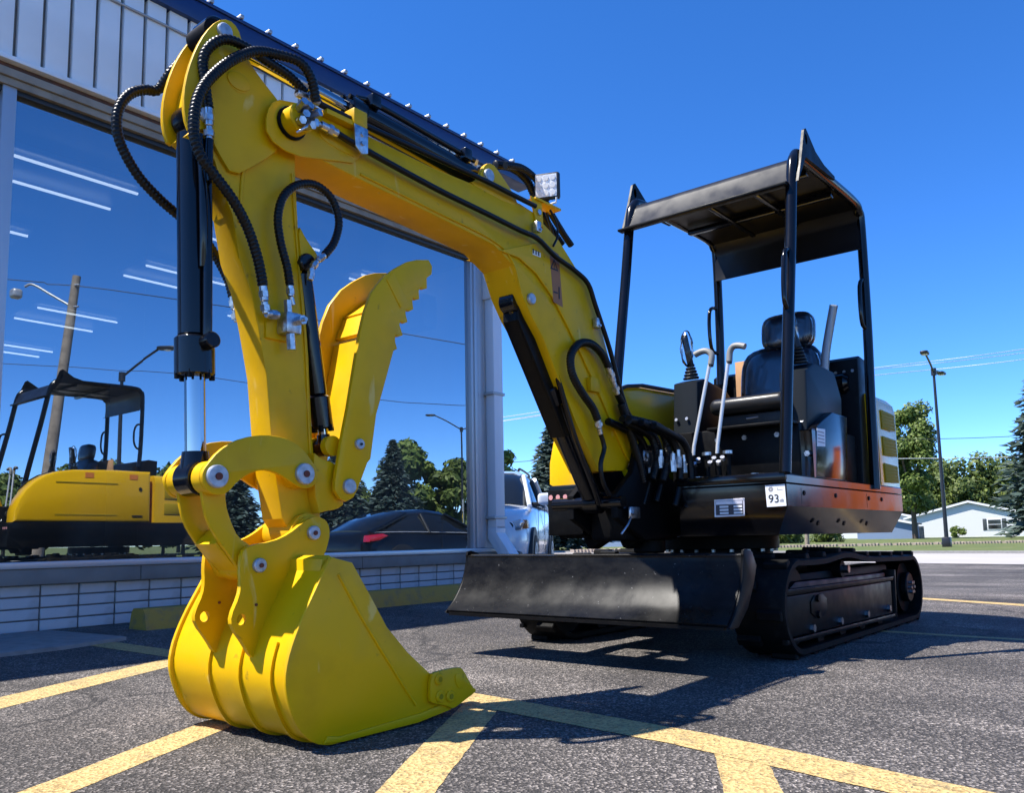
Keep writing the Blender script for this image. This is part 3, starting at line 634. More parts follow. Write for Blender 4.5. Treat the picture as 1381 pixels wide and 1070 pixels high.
# stiffener pads & weld seams on the boom side
part('patch_plate', 'yellow_paint', smooth_outline([(-1.50, 1.795), (-1.49, 1.735), (-1.535, 1.715), (-1.66, 1.71), (-1.66, 1.79)]), -1.953, -1.942, boom, .003)
tube('weld_seam', [(-1.66, -1.950, 1.668), (-1.98, -1.950, 1.648), (-2.30, -1.950, 1.625), (-2.41, -1.950, 1.572), (-2.46, -1.950, 1.47)], .004, 'yellow_paint', boom, 8, .02)
# warning decals on the boom
dq = D['decal'][1]; cx_ = sum(p[0] for p in dq)/4; cz_ = sum(p[1] for p in dq)/4
yd = -1.9425
dec = prism('warning_decal', [(cx_-.042, cz_-.115), (cx_+.022, cz_-.105), (cx_+.042, cz_+.115), (cx_-.022, cz_+.105)], yd-.0012, yd, 'decal_brown', boom, 0)
def tri(cx, cz, r, yy, m):
    pts = [(cx+r*math.sin(a), cz+r*math.cos(a)) for a in (0, 2.094, 4.189)]
    q = [(cx+r*.62*math.sin(a), cz+r*.62*math.cos(a)) for a in (0, 2.094, 4.189)]
    V = [(p[0], yy, p[1]) for p in pts]+[(p[0], yy, p[1]) for p in q]
    link('warning_triangle', V, [(i, (i+1) % 3, 3+(i+1) % 3, 3+i) for i in range(3)], m, dec)
tri(cx_+.012, cz_+.045, .032, yd+.0012, 'ink')
text_on('warning_mark', '!', (cx_+.012, yd+.0014, cz_+.043), (-1, 0, 0), (0, 0, 1), .022, 'ink', dec)
box('pictogram_person', (cx_-.022, yd, cz_-.085), (cx_-.014, yd+.0014, cz_-.035), 'ink', dec, 0)
box('pictogram_arrow', (cx_-.008, yd, cz_-.066), (cx_+.02, yd+.0014, cz_-.060), 'ink', dec, 0)
d2 = D['decal2'][1]
dc2 = prism('white_decal', [(d2[0][0], d2[0][1]+.004), (d2[1][0], d2[1][1]), (d2[2][0], d2[2][1]-.004), (d2[3][0], d2[3][1])], yd-.0012, yd, 'white_print', boom, 0)
for i in range(3): box('decal_mark', (d2[0][0]-.008-.017*i, yd, d2[3][1]+.006-.001*i), (d2[0][0]-.001-.017*i, yd+.001, d2[3][1]+.024-.001*i), 'ink', dc2, 0)
# hose clamps
def clamp(p, y, parent=boom):
    box('hose_clamp', (p[0]-.014, y-.012, p[1]-.022), (p[0]+.014, y+.014, p[1]+.022), 'zinc', parent, .004)
    bolt('clamp_bolt', (p[0]-.004, y+.014, p[1]-.012), (0, 1, 0), .006, .006, 'zinc', parent)
clamp((-2.545, 1.742), -1.932); clamp((-2.95, 1.43), -1.93)
# bracket by the arm cylinder gland
box('hose_bracket', (-1.655, -1.96, 1.80), (-1.60, -1.91, 1.855), 'yellow_paint', boom, .005)
prism('bracket_plate', [(-1.60, 1.80), (-1.655, 1.80), (-1.655, 1.72), (-1.63, 1.71), (-1.605, 1.73)], -1.915, -1.908, 'zinc', boom, .002)
for z in (1.775, 1.745): bolt('bracket_bolt', (-1.632, -1.908, z), (0, 1, 0), .008, .006, 'zinc', boom)
box('bracket_strut', (-1.61, -1.965, 1.795), (-1.50, -1.915, 1.812), 'yellow_paint', boom, .003)

# ---- arm (stick)
arm_pts = D['arm'][1]
arm = part('arm', 'yellow_paint', [p for p in arm_pts if True], -1.982, -2.078, ex, .004)
earp = [(-1.097, 1.595), (-1.079, 1.638), (-1.075, 1.7), (-1.086, 1.771), (-1.107, 1.841), (-1.134, 1.901), (-1.166, 1.949), (-1.202, 1.971), (-1.232, 1.958), (-1.247, 1.918), (-1.265, 1.879), (-1.304, 1.843), (-1.38, 1.789), (-1.40, 1.74), (-1.38, 1.66), (-1.30, 1.58), (-1.225, 1.52), (-1.18, 1.57), (-1.15, 1.62), (-1.125, 1.62)]
for y0, y1 in ((-1.968, -1.983), (-2.077, -2.092)):
    e = part('ear_plate', 'yellow_paint', smooth_outline(earp), y0, y1, arm, .003)
part('ear_web', 'yellow_paint', [(-1.12, 1.76), (-1.11, 1.70), (-1.125, 1.655), (-1.16, 1.645), (-1.22, 1.70), (-1.24, 1.80), (-1.20, 1.84), (-1.15, 1.83)], -1.984, -2.076, arm, .006)
cyl('ear_boss', (-1.172, -1.984, 1.925), (-1.172, -2.076, 1.925), .036, 'cast_black', arm, 24)
disc_pin((-1.187, 1.925), -1.968, .022, arm, False)
cyl('ear_slot', (-1.235, -1.9675, 1.80), (-1.235, -1.9665, 1.80), .032, 'yellow_paint', arm, 20)
ring = [(-1.235+.036*math.cos(a*.3142), 1.80+.026*math.sin(a*.3142)) for a in range(20)]
part('reinforcing_pad', 'yellow_paint', ring, -1.968, -1.9635, arm, .002)
disc_pin((-1.137, 1.66), -1.967, .02, arm, False)
tube('weld_seam', [(-1.255, -1.980, 1.40), (-1.262, -1.980, 1.55), (-1.285, -1.980, 1.62), (-1.345, -1.980, 1.69)], .005, 'yellow_paint', arm, 8)
tube('weld_seam', [(-1.425, -1.980, 1.60), (-1.438, -1.980, 1.45), (-1.455, -1.980, 1.30), (-1.482, -1.980, 1.05), (-1.498, -1.980, .80), (-1.518, -1.980, .64)], .003, 'yellow_paint', arm, 8)
for y0, y1 in ((-1.976, -1.995), (-2.065, -2.084)):
    part('thumb_gusset', 'yellow_paint', smooth_outline(D['thumb_gusset'][1]), y0, y1, arm, .003)
    part('thumb_bracket', 'yellow_paint', smooth_outline(D['thumb_bracket'][1]+[(-1.50, .60), (-1.48, .78)]), y0+.03*(1 if y0 > YC else -1), y1, arm, .003)
cyl('thumb_boss', (-1.592, -1.945, .680), (-1.592, mir(-1.945), .680), .038, 'yellow_paint', arm, 24, bevel=.003)
cyl('foot_boss', (-1.478, -1.96, .547), (-1.478, mir(-1.96), .547), .055, 'yellow_paint', arm, 28)
disc_pin((-1.476, 1.338), -1.976, .020, arm, False)
# valve block on the arm
vb = box('valve_block', (-1.425, -1.983, 1.105), (-1.375, -1.925, 1.165), 'zinc', arm, .004)
cyl('valve_cap', (-1.412, -1.93, 1.142), (-1.412, -1.90, 1.142), .014, 'zinc', vb, 6); cyl('valve_stem', (-1.412, -1.905, 1.142), (-1.412, -1.888, 1.142), .006, 'bare_steel', vb, 10)
cyl('valve_nut', (-1.398, -1.94, 1.105), (-1.402, -1.94, 1.06), .013, 'zinc', vb, 6); cyl('valve_nut', (-1.39, -1.94, 1.165), (-1.387, -1.94, 1.20), .012, 'zinc', vb, 6)
box('valve_pad', (-1.43, -1.985, 1.09), (-1.34, -1.972, 1.175), 'yellow_paint', arm, .003)

# ---- cylinders
def cylinder(name, a, b, split, rb, rr, y=YC, gland=1.25, gl=.09, pipes=None):
    """a = barrel eye, b = rod eye (x,z); split = fraction where the barrel ends"""
    A, B = Vector((a[0], y, a[1])), Vector((b[0], y, b[1])); d = (B-A).normalized(); Lg = (B-A).length; Sx = A+d*Lg*split
    grp = cyl(name, A+d*rb*.9, Sx-d*gl, rb, 'black_gloss', ex, 32, bevel=.006)
    cyl('gland', Sx-d*gl, Sx, rb*gland, 'black_gloss', grp, 32, bevel=.005)
    for k in range(6):
        u, v = ringframe(d); q = Sx-d*.012+(u*math.cos(k*1.047)+v*math.sin(k*1.047))*rb*gland*.86
        bolt('gland_bolt', q, d, .008, .02, 'cast_black', grp)
    cyl('rod', Sx-d*.02, B-d*rr*1.2, rr, 'chrome', grp, 32)
    cyl('barrel_eye', A-Vector((0, .038, 0)), A+Vector((0, .038, 0)), rb*1.05, 'black_gloss', grp, 28, bevel=.004)
    cyl('rod_eye', B-Vector((0, .036, 0)), B+Vector((0, .036, 0)), rr*1.75, 'black_gloss', grp, 28, bevel=.004)
    cyl('rod_neck', B-d*rr*2.6, B-d*rr*.8, rr*1.25, 'black_gloss', grp, 20, r2=rr*1.5)
    return grp, A, B, d, Sx
bc, A, B, d, Sx = cylinder('bucket_cylinder', (-1.137, 1.665), (-1.172, .692), .722, .0425, .027, gland=1.22, gl=.105)
bp0 = Vector((-1.16, YC+.058, 1.62))
pipe = tube('steel_pipe', [(-1.150, YC+.052, 1.60), (-1.155, YC+.056, 1.4), (-1.162, YC+.056, 1.10), (-1.165, YC+.05, 1.03)], .0125, 'black_gloss', bc, 12)
tube('steel_pipe', [(-1.118, YC+.066, 1.60), (-1.130, YC+.068, 1.50), (-1.140, YC+.064, 1.35), (-1.150, YC+.05, 1.25)], .011, 'black_gloss', bc, 12)
cyl('port_boss', (-1.165, YC+.03, 1.045), (-1.163, YC+.085, 1.05), .022, 'black_gloss', bc, 20, bevel=.003)
ac, A, B, d, Sx = cylinder('arm_cylinder', (-2.305, 1.885), (-1.187, 1.940), .575, .043, .024, gland=1.12, gl=.06)
tube('steel_pipe', [A+d*.05+Vector((0, .03, .05)), A+d*.2+Vector((0, .02, .058)), Sx-d*.12+Vector((0, .02, .058)), Sx-d*.04+Vector((0, .01, .05))], .011, 'black_gloss', ac, 10)
for k in (.1, .55): box('pipe_clip', A+d*k*1.0+Vector((-.02, -.01, .03)), A+d*k*1.0+Vector((.02, .05, .072)), 'black_gloss', ac, .004)
for k in range(4): bolt('port_fitting', A+d*(.02+.035*k)+Vector((0, .0, .045)), (.2*(k % 2), .5, 1), .012, .03, 'zinc', ac)
# boom cylinder, its guard and lower foot
boc, A, B, d, Sx = cylinder('boom_cylinder', (-3.04, .665), (-2.50, 1.445), .60, .043, .024, gland=1.2, gl=.08)
gd = [(-2.494, 1.449), (-2.50, 1.458), (-2.588, 1.419), (-2.755, 1.206), (-2.838, .944), (-2.789, .932), (-2.492, 1.369)]
for y0, y1 in ((-1.992, -2.0), (-2.062, -2.07)): part('guard_plate', 'black_satin', gd, y0, y1, boc, .002)
prism('guard_face', [(-2.494, 1.449), (-2.492, 1.369), (-2.789, .932), (-2.797, .934), (-2.50, 1.372), (-2.502, 1.45)], -2.0005, -2.0615, 'black_satin', boc, .001)
bolt('guard_bolt', (-2.525, -1.992, 1.42), (0, 1, 0), .014, .01, 'zinc', boc); bolt('guard_bolt', (-2.585, -1.992, 1.39), (0, 1, 0), .010, .008, 'zinc', boc)
tube('steel_pipe', [(-2.69, -1.965, 1.20), (-2.80, -1.962, .95), (-2.93, -1.962, .74), (-2.99, -1.97, .66)], .012, 'black_gloss', boc, 10)
# thumb cylinder
tcy, A, B, d, Sx = cylinder('thumb_cylinder', (-1.476, 1.338), (-1.568, .800), .90, .027, .015, y=-2.0, gland=1.22, gl=.10)
cyl('thumb_cylinder_pin', (-1.625, -1.93, .806), (-1.560, -2.13, .806), .012, 'bare_steel', tcy, 14)

# ---- links
hl = part('power_link', 'yellow_paint', smooth_outline(D['hlink'][1]), -1.930, -1.946, ex, .003)
part('link_plate', 'yellow_paint', smooth_outline(D['hlink'][1]), -2.114, -2.130, hl, .003)
for y0, y1 in ((-1.947, -1.99), (-2.07, -2.113)):
    cyl('link_collar', (-1.178, y0, .690), (-1.178, y1, .690), .044, 'yellow_paint', hl, 28, bevel=.002)
    cyl('link_collar', (-1.441, y0, .710), (-1.441, y1, .710), .040, 'yellow_paint', hl, 28)
disc_pin(P[1], -1.930, .030, hl); disc_pin(P[2], -1.930, .030, hl)
cl = part('bucket_link', 'yellow_paint', smooth_outline(D['clink'][1]), -1.966, -1.980, ex, .003)
part('link_plate', 'yellow_paint', smooth_outline(D['clink'][1]), -2.080, -2.094, cl, .003)
cyl('link_tube', (-1.322, -1.967, .462), (-1.322, -2.093, .462), .042, 'yellow_paint', cl, 28)
part('link_web', 'yellow_paint', [(-1.24, .56), (-1.20, .52), (-1.27, .45), (-1.31, .50)], -1.981, -2.079, cl, .004)

# ---- bucket
sp = D['bucket_side'][1]; YN, YF = -1.772, -2.335
back = [sp[0]]+sp[:9:-1]     # shell profile from the top lip down the back to the floor
back = [sp[0], sp[20], sp[19], sp[18], sp[17], sp[16], sp[15], sp[14], sp[13], sp[12], sp[11], sp[10], sp[9], sp[8], sp[7]]
back = [(p[0], max(p[1], .004)) for p in back]
def shell(name, prof, y0, y1, th, m, parent):
    cm = [tuple(v)[:2] for v in catmull([(p[0], p[1], 0) for p in prof], .02)]
    n = len(cm); inn = []
    for i in range(n):
        a, b = Vector(cm[max(i-1, 0)]), Vector(cm[min(i+1, n-1)]); d_ = (b-a).normalized(); nn = Vector((-d_.y, d_.x)); inn.append(tuple(Vector(cm[i])+nn*(th if (nn.dot(Vector((-1.55, .25))-Vector(cm[i])) > 0) else -th)))
    V, F = [], []
    for p in cm: V += [(p[0], y0, p[1]), (p[0], y1, p[1])]
    for p in inn: V += [(p[0], y0, p[1]), (p[0], y1, p[1])]
    for i in range(n-1):
        F += [(2*i, 2*i+1, 2*i+3, 2*i+2), (2*(n+i), 2*(n+i)+1, 2*(n+i)+3, 2*(n+i)+2)]
        for k in (0, 1): F.append((2*i+k, 2*i+2+k, 2*(n+i)+2+k, 2*(n+i)+k))
    F += [(0, 1, 2*n+1, 2*n), (2*n-2, 2*n-1, 4*n-1, 4*n-2)]
    return link(name, V, F, m, parent, 35), cm
inner = [(p[0]-(.010 if i < 9 else 0), p[1]+(.0 if i < 9 else .006)) for i, p in enumerate(back)]
bk, cm = shell('bucket', inner, YF+.004, YN-.004, .012, 'yellow_paint', ex)
spz = [(p[0], max(p[1], .004)) for p in sp]
def densify(pts): return [tuple(v)[:2] for v in catmull([(p[0], p[1], 0) for p in pts], .02)]
dense = densify([spz[8], spz[9], spz[10], spz[11], spz[12], spz[13], spz[14], spz[15], spz[16], spz[17], spz[18], spz[19], spz[20], spz[0]])
side = spz[1:8]+dense
for y0, y1 in ((YN, YN-.014), (YF+.014, YF)): part('side_plate', 'yellow_paint', side, y0, y1, bk, .003)
# inner reinforcement seam on the near side plate
tube('weld_seam', [(-1.435, YN+.001, .435), (-1.52, YN+.001, .31), (-1.64, YN+.001, .15), (-1.715, YN+.001, .055)], .004, 'yellow_paint', bk, 8)
part('lip_plate', 'yellow_paint', [(-1.40, .028), (-1.44, .020), (-1.73, .030), (-1.845, .045), (-1.855, .020), (-1.72, .006), (-1.45, .005), (-1.39, .012)], YN+.006, YN-.002, bk, .002)
# wear strips round the shell
flip = (Vector((-(inner[9][1]-inner[7][1]), inner[9][0]-inner[7][0]))).dot(Vector(inner[8])-Vector((-1.55, .2))) > 0
for y in (-1.845, -1.985, -2.13):
    pr = [p for p in inner[4:12]]
    V, F = [], []; c2 = [tuple(v)[:2] for v in catmull([(p[0], p[1], 0) for p in pr], .02)]; n = len(c2)
    for i in range(n):
        a, b = Vector(c2[max(i-1, 0)]), Vector(c2[min(i+1, n-1)]); d_ = (b-a).normalized(); nn = Vector((-d_.y, d_.x)) if flip else Vector((d_.y, -d_.x)); q = Vector(c2[i])-nn*.004; o_ = Vector(c2[i])+nn*.008
        for yy in (y-.006, y+.006): V += [(q.x, yy, q.y), (o_.x, yy, o_.y)]
    for i in range(n-1):
        k = 4*i; F += [(k, k+1, k+5, k+4), (k+1, k+3, k+7, k+5), (k+3, k+2, k+6, k+7)]
    F += [(0, 1, 3, 2), (4*n-4, 4*n-3, 4*n-1, 4*n-2)]
    link('wear_strip', V, F, 'yellow_paint', bk, 40)
be = smooth_outline(D['bucket_ear'][1])
def with_hole(o_, c_, r_, n=18):
    k = min(range(len(o_)), key=lambda i: (Vector(o_[i])-Vector(c_)).length); v = o_[k]; a0 = math.atan2(v[1]-c_[1], v[0]-c_[0])
    A_ = sum(o_[i][0]*o_[(i+1) % len(o_)][1]-o_[(i+1) % len(o_)][0]*o_[i][1] for i in range(len(o_))); s = -1 if A_ > 0 else 1
    h_ = [(c_[0]+r_*math.cos(a0+s*2*math.pi*i/n), c_[1]+r_*math.sin(a0+s*2*math.pi*i/n)) for i in range(n)]
    e1 = Vector(o_[(k+1) % len(o_)])-Vector(v); e1 = e1.normalized()*.0004
    return o_[:k+1]+h_+[(h_[0][0]+e1.x, h_[0][1]+e1.y)]+[(v[0]+e1.x, v[1]+e1.y)]+o_[k+1:]
beh = with_hole(be, (-1.2545, .325), .0145)
for y0, y1 in ((-1.935, -1.951), (-2.109, -2.125)):
    e = part('bucket_ear', 'yellow_paint', beh, y0, y1, bk, 0)
disc_pin(P[3], -1.935, .020, bk); disc_pin(P[4], -1.935, .019, bk)
for y in (-1.934, -2.108):
    cyl('ear_hole', (-1.297, y-.0018, .36), (-1.297, y+.0014, .36), .004, 'rust_plug', bk, 10)
cyl('ear_tube', (-1.308, -1.951, .461), (-1.308, -2.109, .461), .036, 'yellow_paint', bk, 24); cyl('ear_tube', (-1.476, -1.951, .546), (-1.476, -2.109, .546), .046, 'yellow_paint', bk, 24)
part('mount_plate', 'yellow_paint', [(-1.405, .475), (-1.43, .485), (-1.50, .44), (-1.49, .425), (-1.425, .44), (-1.36, .32), (-1.375, .31)], -1.80, -2.26, bk, .004)
tth = smooth_outline(D['tooth'][1])
for y0, y1 in ((YN+.016, YN), (YF, YF-.016)):
    sc = part('side_cutter', 'yellow_paint', tth, y0, y1, bk, .004)
    if y0 > YC:
        for p in D['cutter_holes'][1]:
            cyl('cutter_bolt', (p[0], y0-.002, p[1]), (p[0], y0+.007, p[1]), .017, 'yellow_paint', sc, 20, bevel=.003); cyl('bolt_socket', (p[0], y0+.006, p[1]), (p[0], y0+.0085, p[1]), .0085, 'yellow_dark', sc, 6)
        prism('cutter_pad', smooth_outline([(-1.86, .125), (-1.89, .12), (-1.915, .085), (-1.88, .075), (-1.862, .095)]), y0, y0+.003, 'yellow_paint', sc, .002)
part('cutting_edge', 'yellow_paint', [(-1.70, .012), (-1.70, .032), (-1.86, .052), (-1.90, .048), (-1.86, .024)], YN-.016, YF+.016, bk, .003)
for k in range(4):
    y = YN-.075-k*.14
    prism('bucket_tooth', [(-1.86, .022), (-1.86, .064), (-1.93, .070), (-2.03, .062), (-1.95, .04)], y, y-.05, 'yellow_paint', bk, .006)

# ---- thumb
tp = D['thumb'][1]
th = part('thumb', 'yellow_paint', tp, -1.920, -1.936, ex, .003)
part('thumb_plate', 'yellow_paint', tp, -2.126, -2.142, th, .003)
part('tip_wear_pad', 'yellow_paint', [(-1.768, 1.368), (-1.74, 1.338), (-1.80, 1.258), (-1.828, 1.288)], -1.920, -1.917, th, .001)
for (a, b) in (((-1.69, 1.275), (-1.80, 1.36)), ((-1.66, 1.20), (-1.69, 1.27)), ((-1.655, 1.18), (-1.60, .92)), ((-1.60, .90), (-1.575, .80))):
    a, b = Vector(a), Vector(b); dd = (b-a).normalized(); nn = Vector((-dd.y, dd.x))*.008; off = Vector((-.05, -.03)) if a.y > 1.0 else Vector((-.045, 0))
    q = [tuple(a+off+nn), tuple(b+off+nn), tuple(b+off-nn), tuple(a+off-nn)]
    part('cross_plate', 'yellow_paint', q, -1.937, -2.125, th, .003)
disc_pin(P[5], -1.920, .022, th, False); disc_pin(P[6], -1.920, .016, th, False); cyl('grease_point', (P[6][0], -1.909, P[6][1]), (P[6][0], -1.904, P[6][1]), .004, 'ink', th, 8)
cyl('thumb_tube', (-1.592, -1.937, .680), (-1.592, -2.125, .680), .034, 'yellow_paint', th, 24)
cyl('cylinder_boss', (-1.56, -1.95, .80), (-1.56, -1.973, .80), .03, 'yellow_paint', th, 20); cyl('cylinder_boss', (-1.56, -2.03, .80), (-1.56, -2.12, .80), .03, 'yellow_paint', th, 20)
# ---- hydraulic hoses
def P3(k):
    y, p = HZ[k]; return [(q[0], y, q[1]) for q in p]
def hose(k, r, m='hose_rubber', spiral=.10, ys=None):
    p = P3(k)
    if ys: p = [(a[0], y, a[2]) for a, y in zip(p, ys)]
    return tube('hydraulic_hose' if spiral else 'hydraulic_line', p, r, m, ex, 12, .0032 if spiral else .02, spiral)
def fit(P, parent, r=.0115, m='zinc'):
    for i in range(len(P)-1):
        a, b = Vector(P[i]), Vector(P[i+1])
        cyl('hose_fitting', a, b, r*(1 if i % 2 == 0 else .8), m, parent, 12, bevel=.002)
        mdl = a+(b-a)*.55; dd = (b-a).normalized()
        if (b-a).length > .03: cyl('fitting_nut', mdl-dd*.008, mdl+dd*.008, r*1.25, m, parent, 6)
h1 = hose('h1', .0135, ys=[-2.10, -2.11]+[-2.15]*11+[-2.13, -2.12]); fit([(p[0], -2.12, p[2]) for p in P3('h1f')], h1)
h2 = hose('h2', .0142, ys=[-1.90, -1.89, -1.89]+[-1.915]*10+[-1.93, -1.94, -1.945]); fit([(p[0], -1.945, p[2]) for p in P3('h2f')], h2)
h3 = hose('h3', .0135, ys=[-1.93, -1.925, -1.925, -1.93, -1.935, -1.945, -1.955, -1.955, -1.955]); fit(P3('h3f'), h3)
tube('hydraulic_line', P3('h3t'), .0125, 'black_gloss', ex, 12)
h4 = hose('h4', .0118); fit(P3('h4f'), h4, .009); fit(P3('h4g'), h4, .010)
h5 = tube('hydraulic_line', P3('h5'), .0105, 'hose_rubber', ex, 10); fit(P3('h5f'), h5, .008); fit([P3('h5')[0], P3('h5')[1]], h5, .013)
h6 = tube('hydraulic_line', P3('h6'), .010, 'hose_rubber', ex, 10); fit([P3('h6')[0], P3('h6')[1]], h6, .013)
hose('h6b', .017); tube('hydraulic_hose', [(p[0]-.01, p[1]+.045, p[2]-.012) for p in P3('h6b')], .014, 'hose_rubber', ex, 12, .0035, .08)
h7 = hose('h7', .0165, spiral=.08); fit(P3('h7f'), h7, .014)
tube('hydraulic_line', P3('h7t'), .010, 'hose_rubber', ex, 10)
h8 = tube('hydraulic_line', P3('h8'), .016, 'hose_rubber', ex, 10); fit(P3('h8f'), h8, .015)
box('hose_bracket', (-2.965, -1.953, 1.13), (-2.895, -1.93, 1.19), 'yellow_paint', boom, .004)
hose('h9', .019, spiral=.09); hose('h10', .019, spiral=.09); hose('h11', .018, spiral=.05)
for k, (dx, dy, dz) in enumerate(((-.05, .03, -.01), (-.03, -.05, .012), (.02, -.09, .0), (-.10, .06, -.02))):
    tube('hydraulic_hose', [(p[0]+dx, p[1]+dy, p[2]+dz-(.02*i)) for i, p in enumerate(P3('h9'))], .016, 'hose_rubber', ex, 12, .0035, .09)
for k in range(9):
    x, y, z = -3.30-.05*(k % 3), -1.78-.06*(k//3), .80+.02*(k % 2)
    cyl('hose_fitting', (x, y, z), (x, y, z+.05), .014, 'zinc', ex, 6); cyl('hose_fitting', (x, y, z+.05), (x, y, z+.08), .011, 'zinc', ex, 10)
# work light
c = Vector((-2.66, -1.96, 1.955))
wlm = bmesh.new(); bmesh.ops.create_cube(wlm, size=1)
for v in wlm.verts: v.co = Vector((v.co.x*.028, v.co.y*.108, v.co.z*.108))
bev(wlm, .008, 2)
M = Matrix.Translation(c) @ Matrix.Rotation(R(16), 4, 'Z') @ Matrix.Rotation(R(8), 4, 'Y') @ Matrix.Rotation(R(-3), 4, 'X')
wlm.transform(M); light = frombm('work_light', wlm, 'plastic_black', ex)
q = [M @ Vector((.0148, y, z)) for y, z in ((-.046, -.044), (.046, -.044), (.046, .046), (-.046, .046))]
link('light_lens', q, [(0, 1, 2, 3)], 'lens_white', light)
for i in range(3):
    for j in range(3):
        p = M @ Vector((.0150, -.030+.030*i, -.028+.030*j)); nrm = (M.to_3x3() @ Vector((1, 0, 0)))
        cyl('led_lens', p, p+nrm*.002, .0115, 'white_print', light, 14)
for k in range(7):
    a = M @ Vector((-.03, -.046+.0145*k, -.05)); b_ = M @ Vector((-.013, -.043+.0145*k, .05)); box('cooling_fin', (min(a.x, b_.x), a.y-.002, a.z), (max(a.x, b_.x), a.y+.002, b_.z), 'plastic_black', light, .001)
tube('light_bracket', [c+Vector((0, -.045, -.058)), c+Vector((0, -.043, -.078)), c+Vector((.0, .043, -.078)), c+Vector((0, .045, -.058))], .004, 'white_print', light, 8, straight=True)
box('bracket_plate', (-2.72, -1.995, 1.862), (-2.55, -1.935, 1.872), 'yellow_paint', light, .002)
prism('bracket_leg', [(-2.53, 1.872), (-2.60, 1.872), (-2.61, 1.76), (-2.56, 1.77)], -1.953, -1.945, 'yellow_paint', light, .002)
bolt('bracket_bolt', (-2.575, -1.945, 1.815), (0, 1, 0), .012, .008, 'zinc', light)
tube('light_cable', P3('wl'), .005, 'hose_rubber', light, 8); tube('light_cable', [(-2.69, -1.99, 1.86), (-2.74, -2.0, 1.80), (-2.79, -2.02, 1.72), (-2.86, -2.03, 1.64)], .006, 'hose_rubber', light, 8)

# ---- swing bracket at the boom foot
sw = prism('swing_bracket', [(-3.02, .60), (-3.02, .70), (-3.16, .80), (-3.22, .93), (-3.36, .93), (-3.46, .80), (-3.62, .74), (-3.62, .52), (-3.25, .50)], -1.90, -1.935, 'cast_black', ex, .008)
prism('bracket_cheek', [(-3.02, .60), (-3.02, .70), (-3.16, .80), (-3.22, .93), (-3.36, .93), (-3.46, .80), (-3.62, .74), (-3.62, .52), (-3.25, .50)], -2.125, -2.16, 'cast_black', sw, .008)
box('bracket_core', (-3.62, -2.124, .50), (-3.14, -1.936, .72), 'cast_black', sw, .02)
cyl('swing_pin', (-3.50, YC, .44), (-3.50, YC, .86), .075, 'cast_black', sw, 28, bevel=.01)
cyl('foot_pin', (-3.29, -1.885, .855), (-3.29, -2.175, .855), .03, 'zinc', sw, 20); cyl('cylinder_pin', (-3.04, -1.88, .665), (-3.04, -2.24, .665), .028, 'black_gloss', sw, 20)
for x, z, y in ((-3.27, .875, -1.895), (-3.10, .62, -1.87)):
    box('pin_lock', (x-.045, y-.006, z-.025), (x+.035, y+.008, z+.025), 'zinc', sw, .004); bolt('lock_bolt', (x+.02, y+.008, z), (0, 1, 0), .013, .012, 'zinc', sw)
tube('grease_line', [(-3.06, -1.86, .60), (-3.02, -1.85, .57), (-2.98, -1.86, .53)], .005, 'zinc', sw, 8)
tube('foot_strap', [(-3.23, -2.19, .79), (-3.17, -2.2, .72), (-3.155, -2.2, .65), (-3.20, -2.2, .59)], .014, 'black_gloss', sw, 10)
for (x, y) in ((-3.42, -2.27), (-3.40, -2.06)):
    prism('swing_lug', [(y-.07, .54), (y+.09, .54), (y+.07, .505), (y-.01, .462), (y-.035, .47)], x-.04, x+.04, 'cast_black', sw, .01, 'x')

# ---- upper frame
outline = [(-3.36, -1.30), (-3.36, -1.79), (-3.70, -1.82), (-3.72, -2.16), (-3.26, -2.20), (-3.215, -2.24), (-3.215, -2.40), (-3.33, -2.44), (-5.05, -2.44), (-5.33, -2.28), (-5.42, -1.95), (-5.33, -1.55), (-5.07, -1.30)]
def loft(name, rings, m, parent, smooth=20):
    V, F = [], []; n = len(rings[0])
    for r_ in rings: V += r_
    for k in range(len(rings)-1):
        for i in range(n): F.append((k*n+i, k*n+(i+1) % n, (k+1)*n+(i+1) % n, (k+1)*n+i))
    F.append(tuple(range(n))); F.append(tuple((len(rings)-1)*n+i for i in range(n))); return link(name, V, F, m, parent, smooth)
def sc(o, k, z): return [((p[0]+4.26)*(1-k*.9)-4.26, (p[1]-YC)*(1-k*1.9)+YC, z) for p in o]
uf = loft('upper_frame', [sc(outline, .042, .515), sc(outline, 0, .632), sc(outline, 0, .722), sc(outline, .004, .728)], 'black_gloss', ex)
tp_ = loft('platform_floor', [sc(outline, .0, .730), sc(outline, 0, .760), sc(outline, .004, .766)], 'black_gloss', uf)
box('floor_edge', (-3.372, -1.80, .735), (-3.345, -1.30, .772), 'black_gloss', uf, .006)
for y in (-1.33, -1.46, -1.72): bolt('floor_bolt', (-3.42, y, .766), (0, 0, 1), .018, .012, 'zinc', uf)
# access panels on the left side
for (xa, xb) in ((-3.52, -3.98), (-4.42, -4.70)):
    prism('access_panel', [(xa, .645), (xb, .645), (xb, .712), (xa, .712)], -1.3005, -1.2990, 'black_gloss', uf, 0)
    for x in (xa-.03, xb+.03): bolt('panel_bolt', (x, -1.299, .69), (0, 1, 0), .011, .004, 'cast_black', uf)
for x in (-3.75, -4.1, -4.45): bolt('side_bolt', (x, -1.322, .565), (0, 1, -.3), .012, .008, 'black_satin', uf)
